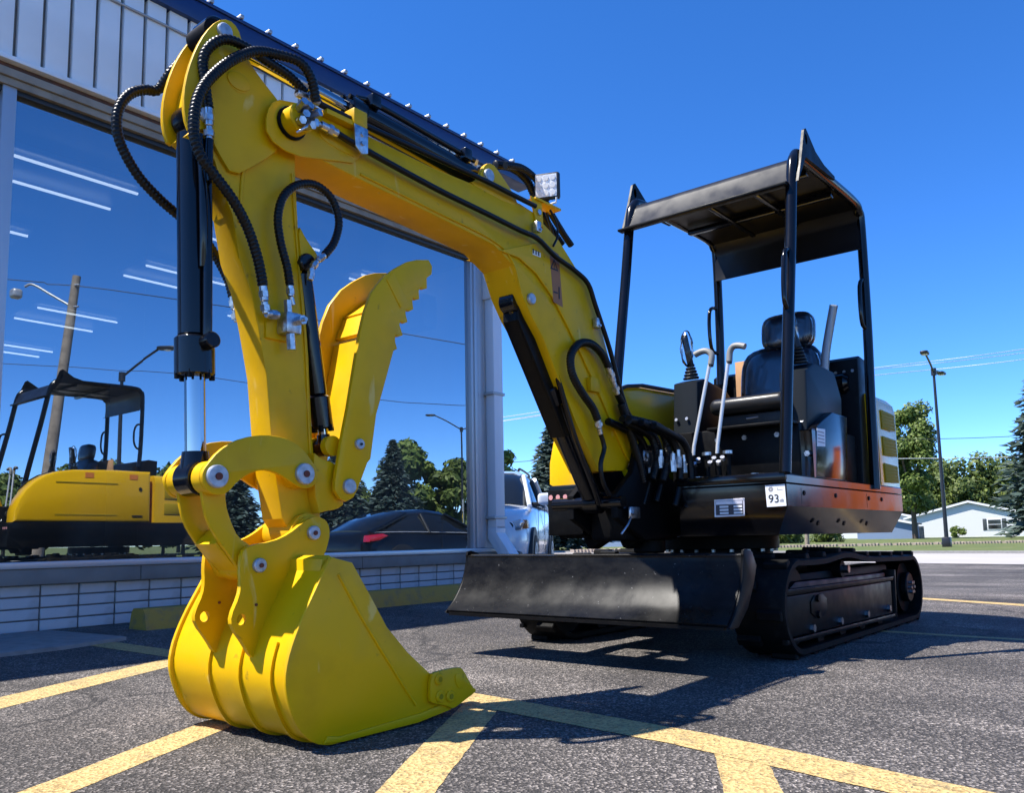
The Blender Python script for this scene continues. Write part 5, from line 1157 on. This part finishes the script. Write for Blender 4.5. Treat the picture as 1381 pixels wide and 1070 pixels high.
for s in (-1, 1):
    hl_ = prism('headlight', [(s*.50, .78), (s*.80, .86), (s*.85, .82), (s*.80, .72), (s*.56, .70)], 1.86, 2.10, 'headlamp', suv, .01, 'x'); box('turn_lamp', (1.78, min(s*.79, s*.872), .74), (1.96, max(s*.79, s*.872), .85), 'amber', suv, .01)
    cyl('lamp_lens', (2.09, s*.66, .77), (2.115, s*.66, .77), .05, 'car_glass', hl_, 20)
prism('lower_bumper', [(-.84, .26), (.84, .26), (.80, .44), (.50, .56), (-.50, .56), (-.80, .44)], 1.9, 2.185, 'plastic_black', suv, .03, 'x')
box('grille', (2.10, -.40, .62), (2.175, .40, .78), 'plastic_black', suv, .02)
for s in (-1, 1): box('sill_cladding', (-1.0, min(s*.84, s*.915), .24), (1.0, max(s*.84, s*.915), .36), 'plastic_black', suv, .02)
for s in (-1, 1): tube('roof_rail', [(.1, s*.55, 1.62), (0, s*.56, 1.665), (-1.2, s*.56, 1.665), (-1.35, s*.55, 1.61)], .018, 'plastic_black', suv, 8)
sed = car('parked_sedan', 'black sedan mirrored in the shop window, parked across the lot', 'car', (-12.75, 1.65, gz(-12.7)), R(180),
    [(.62, .40, .66, 2.24), (.76, .28, .76, 2.12), (.86, .22, .82, 1.85), (.88, .20, .88, 1.30), (.89, .20, .92, .85), (.89, .20, .94, 0), (.89, .20, .96, -1.2), (.86, .24, .98, -1.9), (.76, .34, .93, -2.16), (.60, .44, .84, -2.26), (.40, .52, .72, -2.29)],
    [(1.05, .78, .70, .90, .93), (.55, .80, .62, .92, 1.22), (.10, .80, .56, .93, 1.38), (-.35, .80, .55, .94, 1.42), (-1.0, .80, .55, .95, 1.37), (-1.6, .78, .55, .95, 1.20), (-2.05, .72, .58, .94, .99)],
    'car_black', (1.38, -1.35), .32, .89, 1)
for s in (-1, 1): prism('tail_light', [(-2.19, .78), (-2.17, .90), (-1.86, .93), (-1.72, .89), (-1.95, .80)], min(s*.70, s*.875), max(s*.70, s*.885), 'tail_red', sed, .01)
# ---- orange equipment box off to the right, seen only as the glow in the black side panels
ob = thing('equipment_box', 'orange steel equipment box standing right of the excavator, mirrored in its side', 'container', (-8.0, -.23, gz(-8.0)))
z0 = gz(-8.0)
box('box_shell', (-8.15, -.56, z0+.12), (-7.8, .10, z0+1.32), 'orange_steel', ob, .01)
for i in range(3): box('side_rib', (-7.798, -.50+.22*i, z0+.16), (-7.775, -.42+.22*i, z0+1.28), 'orange_steel', ob, .005)
for y in (-.50, -.08): box('skid', (-8.15, y, z0), (-7.8, y+.12, z0+.118), 'plastic_black', ob, .005)
box('box_lid', (-8.17, -.58, z0+1.322), (-7.78, .12, z0+1.37), 'orange_steel', ob, .01)

# ---- trees
def quadcloud(name, quads, m, parent, stuff=False):
    V, F = [], []
    for q in quads:
        k = len(V); V += q; F.append(tuple(range(k, k+len(q))))
    me = bpy.data.meshes.new(name); me.from_pydata([tuple(v) for v in V], [], F); me.materials.append(MAT[m])
    o = bpy.data.objects.new(name, me); COL.objects.link(o)
    if parent is not None: o.parent = parent
    return o
def spruce_mesh(h, R0, seed, lv=46, nb=20, ns=15):
    rn = random.Random(seed); Q = []
    for l in range(lv):
        t = l/lv; z = h*(.06+.94*t); r_ = R0*(1-t)**.86*(.74+.26*min(1, t/.28))*(.86+.28*rn.random())
        n = max(5, int(nb*(1-t*.65)))
        a0 = rn.random()*6.28
        for b in range(n):
            a = a0+6.283*b/n+rn.uniform(-.18, .18); rl = r_*rn.uniform(.66, 1.12); rise = rn.uniform(-.06, .05)
            dx, dy = math.cos(a), math.sin(a)
            for s in range(ns):
                u = .18+.82*(s+rn.random())/ns; cx, cz = rl*u, z+rl*(.16*u-.40*u*u+rise)+h*.008
                w_ = rl*.30*(1.15-u)+.06*R0*.5; off = rn.uniform(-w_, w_)
                ln = (.075*R0+.06*rl)*rn.uniform(.7, 1.3); wd = ln*rn.uniform(.34, .55)
                aa = a+rn.uniform(-.9, .9); ex_, ey_ = math.cos(aa), math.sin(aa); tilt = rn.uniform(-.55, .25)
                p = Vector((cx*dx-off*dy, cx*dy+off*dx, cz+rn.uniform(-.02, .02)*h*.3))
                d_ = Vector((ex_, ey_, tilt)).normalized()*ln; q = Vector((-ey_, ex_, rn.uniform(-.7, .7))).normalized()*wd
                Q.append([p-d_*.35-q*.4, p+q, p+d_, p-q])
    return Q
def spruce(label, loc, h, R0, seed, group='spruce trees'):
    t = thing('spruce_tree', label, 'tree', loc, group, random.Random(seed).random()*6)
    Q = spruce_mesh(h, R0, seed); quadcloud('crown', Q, 'needles', t)
    cyl('trunk', (0, 0, -.2), (0, 0, h*.93), h*.017+.03, 'bark', t, 12, r2=.02)
    return t
def leafy_quads(h, R0, seed, nclump=26, per=260, size=.3, low=.28):
    rn = random.Random(seed); Q = []; C = []
    for i in range(nclump):
        while True:
            x, y, z = rn.uniform(-1, 1), rn.uniform(-1, 1), rn.uniform(-1, 1)
            if x*x+y*y+z*z < 1: break
        k = 1-.35*max(0, z)
        C.append((Vector((x*R0*.85*k, y*R0*.85*k, h*(low+(1-low)*.5)+z*h*(1-low)*.46)), R0*rn.uniform(.26, .44)))
    for c_, r_ in C:
        for j in range(per):
            v = Vector((rn.gauss(0, 1), rn.gauss(0, 1), rn.gauss(0, 1))).normalized()*r_*(rn.random()**.4)*rn.uniform(.85, 1.15); v.z *= .8
            p = c_+v; n_ = (v.normalized()+Vector((rn.uniform(-.8, .8), rn.uniform(-.8, .8), rn.uniform(-.3, 1)))).normalized(); u, w_ = ringframe(n_)
            s = size*rn.uniform(.6, 1.25); a = rn.random()*6.28; u, w_ = u*math.cos(a)+w_*math.sin(a), w_*math.cos(a)-u*math.sin(a)
            Q.append([p-u*s, p-w_*s*.5, p+u*s, p+w_*s*.5])
    return Q, C
def leafy(label, loc, h, R0, seed, m='leaves', size=.3, per=260, nclump=26, low=.28, group='leafy trees', name='leafy_tree'):
    t = thing(name, label, 'tree' if name == 'leafy_tree' else 'shrub', loc, group)
    LOCAL.add(t.name); Q, C = leafy_quads(h, R0, seed, nclump, per, size, low); quadcloud('crown', Q, m, t)
    tr = cyl('trunk', (0, 0, -.2), (0, 0, h*(low+.25)), h*.018+.04, 'bark', t, 10, r2=h*.01)
    for c_, r_ in C[:7]: tube('limb', [(0, 0, h*low*.9), (c_.x*.4, c_.y*.4, h*low+(c_.z-h*low)*.5), tuple(c_)], h*.006+.015, 'bark', tr, 6, .5)
    return t
ZL = -.22
spruce('blue spruce standing right behind the white SUV', (*far(748, 50), -.25), 8.1, 3.3, 11)
spruce('tall blue spruce at the right edge of the photo beside the white house', (*far(1420, 68), ZL), 16.4, 4.9, 12)
leafy('tall leafy tree just right of the excavator engine hood', (*far(1228, 80), ZL), 13.8, 3.3, 21, 'leaves', .20, 560, 36, .16)
for i, (px, dist, h, r_, lab) in enumerate(((1316, 108, 10.4, 5.4, 'round leafy tree behind the roof of the white house'), (1266, 112, 9.9, 5.4, 'leafy tree behind the street lamp pole'), (1358, 115, 10.6, 5.4, 'leafy tree between the white house and the right spruce'), (1205, 104, 8.6, 4.4, 'dark leafy tree low behind the excavator tail'), (1150, 120, 7.0, 5, 'leafy tree behind the excavator frame, lower left of the tail'), (1440, 110, 11, 5, 'leafy tree behind the right spruce'))):
    leafy(lab, (*far(px, dist), ZL), h, r_, 40+i, 'leaves_dark', .34, 330, 46, .02)
leafy('leafy tree peeking out beside the white downspout', (*far(655, 46), -.25), 7.4, 1.9, 51, 'leaves', .2, 200, 20, .3)
for i, (px, dist, lab) in enumerate(((1062, 62, 'green bush under the excavator frame next to the wooden post'), (1112, 66, 'green bush between the wooden post and the far house'), (1030, 64, 'green bush just right of the slew ring'))):
    leafy(lab, (*far(px, dist), ZL), 1.5, 1.6, 60+i, 'leaves_dark', .16, 150, 14, -.1, 'bushes on the far lawn', 'bush')
leafy('small flowering bush against the white house wall', (*far(1284, 86), ZL), 1.1, .9, 66, 'leaves', .12, 120, 10, -.1, None, 'bush')
# mirrored side of the lot
for i, (x, y, h, r_, lab) in enumerate(((-41.0, 33.3, 7.9, 2.9, 'spruce mirrored in the window right beside the thumb'), (-38.2, 35.6, 8.2, 3.0, 'spruce mirrored in the window just behind the thumb edge'), (-36.0, 38.2, 7.2, 2.8, 'spruce mirrored in the window between arm and thumb'), (-33.6, 42.0, 7.6, 3.0, 'spruce mirrored inside the open curve of the bucket link'))):
    spruce(lab, (x, y, -.1), h, r_, 70+i, 'spruces mirrored in the window')
for i, (x, y, h, r_, lab) in enumerate(((-46.5, 37.6, 8.4, 2.6, 'leafy tree mirrored right of the spruces'), (-49.4, 35.4, 7.6, 2.6, 'leafy tree mirrored left of the window lamp post'), (-52.0, 33.0, 8.2, 3.2, 'leafy tree mirrored behind the window lamp post'), (-56, 30, 8.0, 3.4, 'leafy tree mirrored at the right end of the window'), (-43.0, 41.5, 6.8, 3.2, 'leafy tree mirrored behind the spruces'),
        (-36.5, 70, 9.2, 4.2, 'far leafy tree mirrored below the canopy'), (-42, 64, 9.0, 3.8, 'far leafy tree mirrored behind the bucket cylinder rod'), (-31, 76, 7.5, 4.0, 'far leafy tree mirrored at the left of the window'), (-34, 52, 6, 4.5, 'far leafy tree mirrored low behind the arm'), (-31.7, 44.9, 6.4, 3.6, 'leafy tree mirrored behind the bucket rod eye'), (-28.3, 49, 5.2, 3.4, 'leafy tree mirrored behind the yellow tank cover'), (-25.3, 52.6, 4.6, 3.2, 'leafy tree mirrored by the foot of the wooden pole'), (-22, 56, 5.2, 3.4, 'leafy tree mirrored at the far left of the window'))):
    leafy(lab, (x, y, -.1), h, r_, 80+i, 'leaves_dark' if i % 2 else 'leaves', .34, 220, 26, .12, 'leafy trees mirrored in the window')

# ---- houses across the road
def house(label, px, dist, wd, eave, ridge, depth, sid, windows, name='house', rot=R(-30)):
    t = thing(name, label, 'house', (*far(px, dist), -.25), None, CF+rot); h2 = wd/2
    prism('wall', [(-h2, 0), (h2, 0), (h2, eave), (0, ridge-.12), (-h2, eave)], 0, depth, sid, t, 0)
    n = int(eave/.2)
    for k in range(1, int(ridge/.19)):
        z = .19*k; half = h2 if z < eave else h2*(ridge-.12-z)/(ridge-.12-eave)
        if half > .2: prism('siding_board', [(-half+.01, z-.186), (half-.01, z-.186), (half-.01, z), (-half+.01, z)], -.022, -.002, sid, t, 0)
    ov = .3; sl_ = (ridge-eave)/h2
    rf = prism('roof', [(-h2-ov, eave-sl_*ov), (0, ridge), (h2+ov, eave-sl_*ov), (h2+ov, eave-sl_*ov+.14), (0, ridge+.16), (-h2-ov, eave-sl_*ov+.14)], -.28, depth+.3, 'roof_shingle', t, 0)
    prism('barge_board', [(-h2-ov, eave-sl_*ov-.06), (0, ridge-.06), (h2+ov, eave-sl_*ov-.06), (h2+ov, eave-sl_*ov+.15), (0, ridge+.17), (-h2-ov, eave-sl_*ov+.15)], -.32, -.282, 'trim_white', rf, 0)
    for (x, z, w_, hh) in windows:
        f_ = box('window', (x-w_/2, -.07, z), (x+w_/2, -.023, z+hh), 'trim_white', t, .01)
        box('pane', (x-w_/2+.08, -.075, z+.08), (x+w_/2-.08, -.0705, z+hh/2-.03), 'car_glass', f_, 0); box('pane', (x-w_/2+.08, -.075, z+hh/2+.03), (x+w_/2-.08, -.0705, z+hh-.08), 'car_glass', f_, 0)
        for s in (-1, 1): box('shutter', (x+s*(w_/2+.22)-.18, -.06, z-.03), (x+s*(w_/2+.22)+.18, -.023, z+hh+.03), 'shutter', f_, .01)
    return t
house('white gabled house behind the street lamp pole', 1302, 90, 12.2, 2.15, 3.75, 12, 'siding', [(2.3, .75, 1.35, 1.15)])
h2_ = house('white house half hidden behind the excavator tail', 1180, 98, 10.0, 2.1, 3.2, 10, 'siding', [(3.4, .9, 1.1, .9)])
house('blue grey house low behind the excavator swing bracket', 800, 62, 13, 2.2, 3.4, 9, 'blue_siding', [(-3.2, .5, 1.2, 1.1), (2.2, .5, 1.2, 1.1)])
house('blue grey house behind the excavator side frame', 1188, 84, 5.2, 1.5, 2.1, 6, 'blue_siding', [])
fe = thing('wooden_fence', 'grey board fence between the two white houses', 'fence', (*far(1228, 88), -.25), None, CF)
for i in range(12): box('fence_board', (-.95+.16*i, 0, .02), (-.81+.16*i, .03, 1.25), 'sill_grey', fe, 0)
box('fence_rail', (-.95, .031, .9), (.97, .08, 1.0), 'sill_grey', fe, 0)
# lawn edging: a long row of small pavers (too small to pick apart)
bm = bmesh.new(); rn = random.Random(9)
a, b_ = Vector((*far(770, 43), 0)), Vector((*far(1420, 46), 0)); n = 150
for i in range(n):
    if rn.random() < .08: continue
    p = a.lerp(b_, i/n); r_ = bmesh.ops.create_cube(bm, size=1)
    for v in r_['verts']: v.co = Vector((v.co.x*.24, v.co.y*.24, v.co.z*.14))+p+Vector((0, 0, -.215+.05+rn.uniform(-.02, .02)))
struct(frombm('lawn_edging', bm, 'timber', None, 0), 'stuff')
# ---- street lamps, poles, wires, signs
def lamp(label, loc, h, arms, r_=.09, m='pole_black'):
    t = thing('street_lamp', label, 'street lamp', loc, 'street lamps'); x, y, z = loc
    cyl('pole', (x, y, z+.5), (x, y, z+h), r_, m, t, 14, r2=r_*.62); box('base', (x-.18, y-.18, z), (x+.18, y+.18, z+.5), m, t, .06); cyl('pole_cap', (x, y, z+h-.25), (x, y, z+h+.08), r_*1.3, m, t, 12)
    for (dx, dy, dz) in arms:
        e = Vector((x+dx, y+dy, z+h+dz)); s = Vector((x, y, z+h-.1)); am = tube('arm', [s, s.lerp(e, .5)+Vector((0, 0, .05)), e], .045, m, t, 8)
        d_ = Vector((dx, dy, 0)).normalized(); hd_ = pad('lamp_head', tuple(e+d_*.28), (.36, .17, .07), m, am); hd_.data.transform(Matrix.Translation(e+d_*.28) @ Matrix.Rotation(math.atan2(d_.y, d_.x), 4, 'Z') @ Matrix.Translation(-(e+d_*.28)))
        cyl('lamp_lens', e+d_*.3-Vector((0, 0, .06)), e+d_*.3-Vector((0, 0, .085)), .12, 'lens_white', am, 14)
    return t
x, y = far(1269.5, 38)
lamp('tall black street lamp with two heads on the far lawn', (x, y, -.27), 8.15, ((2.27, .22, .35), (-1.17, .01, .05)))
lamp('street lamp mirrored in the window above the black sedan', (-44.16, 29.44, -.1), 8.6, ((1.25, 1.5, 1.0), (-1.2, -1.4, .3)))
lamp('street lamp mirrored in the window behind the canopy', (-14.29, 18.59, .12), 6.6, ((-.85, -1.05, .95),))
up_ = thing('utility_pole', 'weathered wooden utility pole mirrored in the left window', 'utility pole', (-8.3, 10.1, 0))
cyl('shaft', (-8.30, 10.10, 0), (-8.76, 9.56, 7.15), .155, 'wood_pole', up_, 16, r2=.095)
am = tube('lamp_arm', [(-8.66, 9.70, 6.42), (-8.40, 10.0, 6.66), (-8.08, 10.38, 6.95), (-7.95, 10.52, 6.90)], .03, 'pole_grey', up_, 8)
pad('lamp_head', (-7.82, 10.69, 6.72), (.12, .14, .12), 'pole_grey', am)
for z in (6.9, 6.35): bolt('pole_bolt', (-8.70, 9.50, z), (-.5, -.8, 0), .03, .12, 'pole_grey', up_)
def wire(name, label, P_, r_=.011, m='wire'):
    return tag(tube(name, P_, r_, m, None, 6, 1.5), label, 'wire', 'overhead wires')
wire('overhead_wire', 'dark overhead wire mirrored in the window, tied to the wooden pole', [(-2, 17.8, 7.6), (-7.57, 11.01, 7.11), (-8.3, 10.1, 6.95), (-8.75, 9.55, 6.9), (-10.35, 7.61, 6.5), (-14.94, 1.98, 5.2), (-19, -3, 5.6), (-24, -9, 6.4)][:6]+[(-21, 2.5, 5.3), (-40, 4.5, 7)], .011)
wire('overhead_wire', 'lower dark wire mirrored in the window behind the canopy', [(-4, 31, 7.6), (-11.46, 22.06, 7.23), (-14.2, 18.7, 6.87), (-15.74, 16.81, 6.69), (-22.05, 9.08, 5.35), (-40, 6.5, 7.5)], .012)
for k, (a, b_, lab) in enumerate((((-78.83, -22.04, 15.31), (-87.71, -11.17, 16.83), 'topmost pale wire across the sky behind the lamp head'), ((-78.83, -22.05, 15.17), (-87.69, -11.2, 16.49), 'second pale wire across the sky behind the lamp head'), ((-78.8, -22.07, 14.63), (-87.65, -11.24, 15.87), 'third pale wire just below the two topmost wires'), ((-80, -20.6, 8.72), (-87.26, -11.72, 8.88), 'dark wire crossing the tall leafy tree'), ((-79.95, -20.67, 7.01), (-87.15, -11.85, 7.0), 'lowest pale wire in front of the far trees'))):
    a, b_ = Vector(a), Vector(b_); d_ = b_-a
    wire('overhead_wire', lab, [a-d_*3.2+Vector((0, 0, -1.0)), a-d_*1.2, a, b_, b_+d_*2+Vector((0, 0, .8))], .03 if k != 3 else .028, 'wire_pale' if k != 3 else 'wire')
ps = thing('wooden_post', 'short brown wooden post under the excavator frame', 'post', (*far(1083, 45), -.22)); x, y = far(1083, 45)
cyl('post_shaft', (x, y, -.25), (x, y, 1.35), .12, 'wood_pole', ps, 12, r2=.11); cyl('post_cap', (x, y, 1.35), (x, y, 1.40), .12, 'wood_pole', ps, 12, r2=.05)
sg = thing('road_sign', 'yellow diamond sign under a white arrow sign, mirrored above the sedan', 'sign', (-40.9, 26.4, -.1), None, math.atan2(.7746, .6325)+math.pi*.5)
cyl('sign_post', (0, .06, 0), (0, .06, 3.3), .03, 'pole_grey', sg, 8)
prism('arrow_panel', [(-.32, 2.5), (.32, 2.5), (.32, 3.25), (-.32, 3.25)], 0, .012, 'white_print', sg, 0)
for s in (-1, 1): prism('arrow_mark', [(s*.13-.03, 2.58), (s*.13+.03, 2.58), (s*.13+.03, 2.95), (s*.13+.1, 2.95), (s*.13, 3.15), (s*.13-.1, 2.95), (s*.13-.03, 2.95)], -.006, -.001, 'ink', sg, 0)
prism('diamond_panel', [(0, 1.45), (.5, 1.95), (0, 2.45), (-.5, 1.95)], 0, .012, 'sign_yellow', sg, 0)
prism('diamond_mark', [(-.06, 1.75), (.06, 1.75), (.06, 2.0), (.14, 2.0), (0, 2.18), (-.14, 2.0), (-.06, 2.0)], -.006, -.001, 'ink', sg, 0)
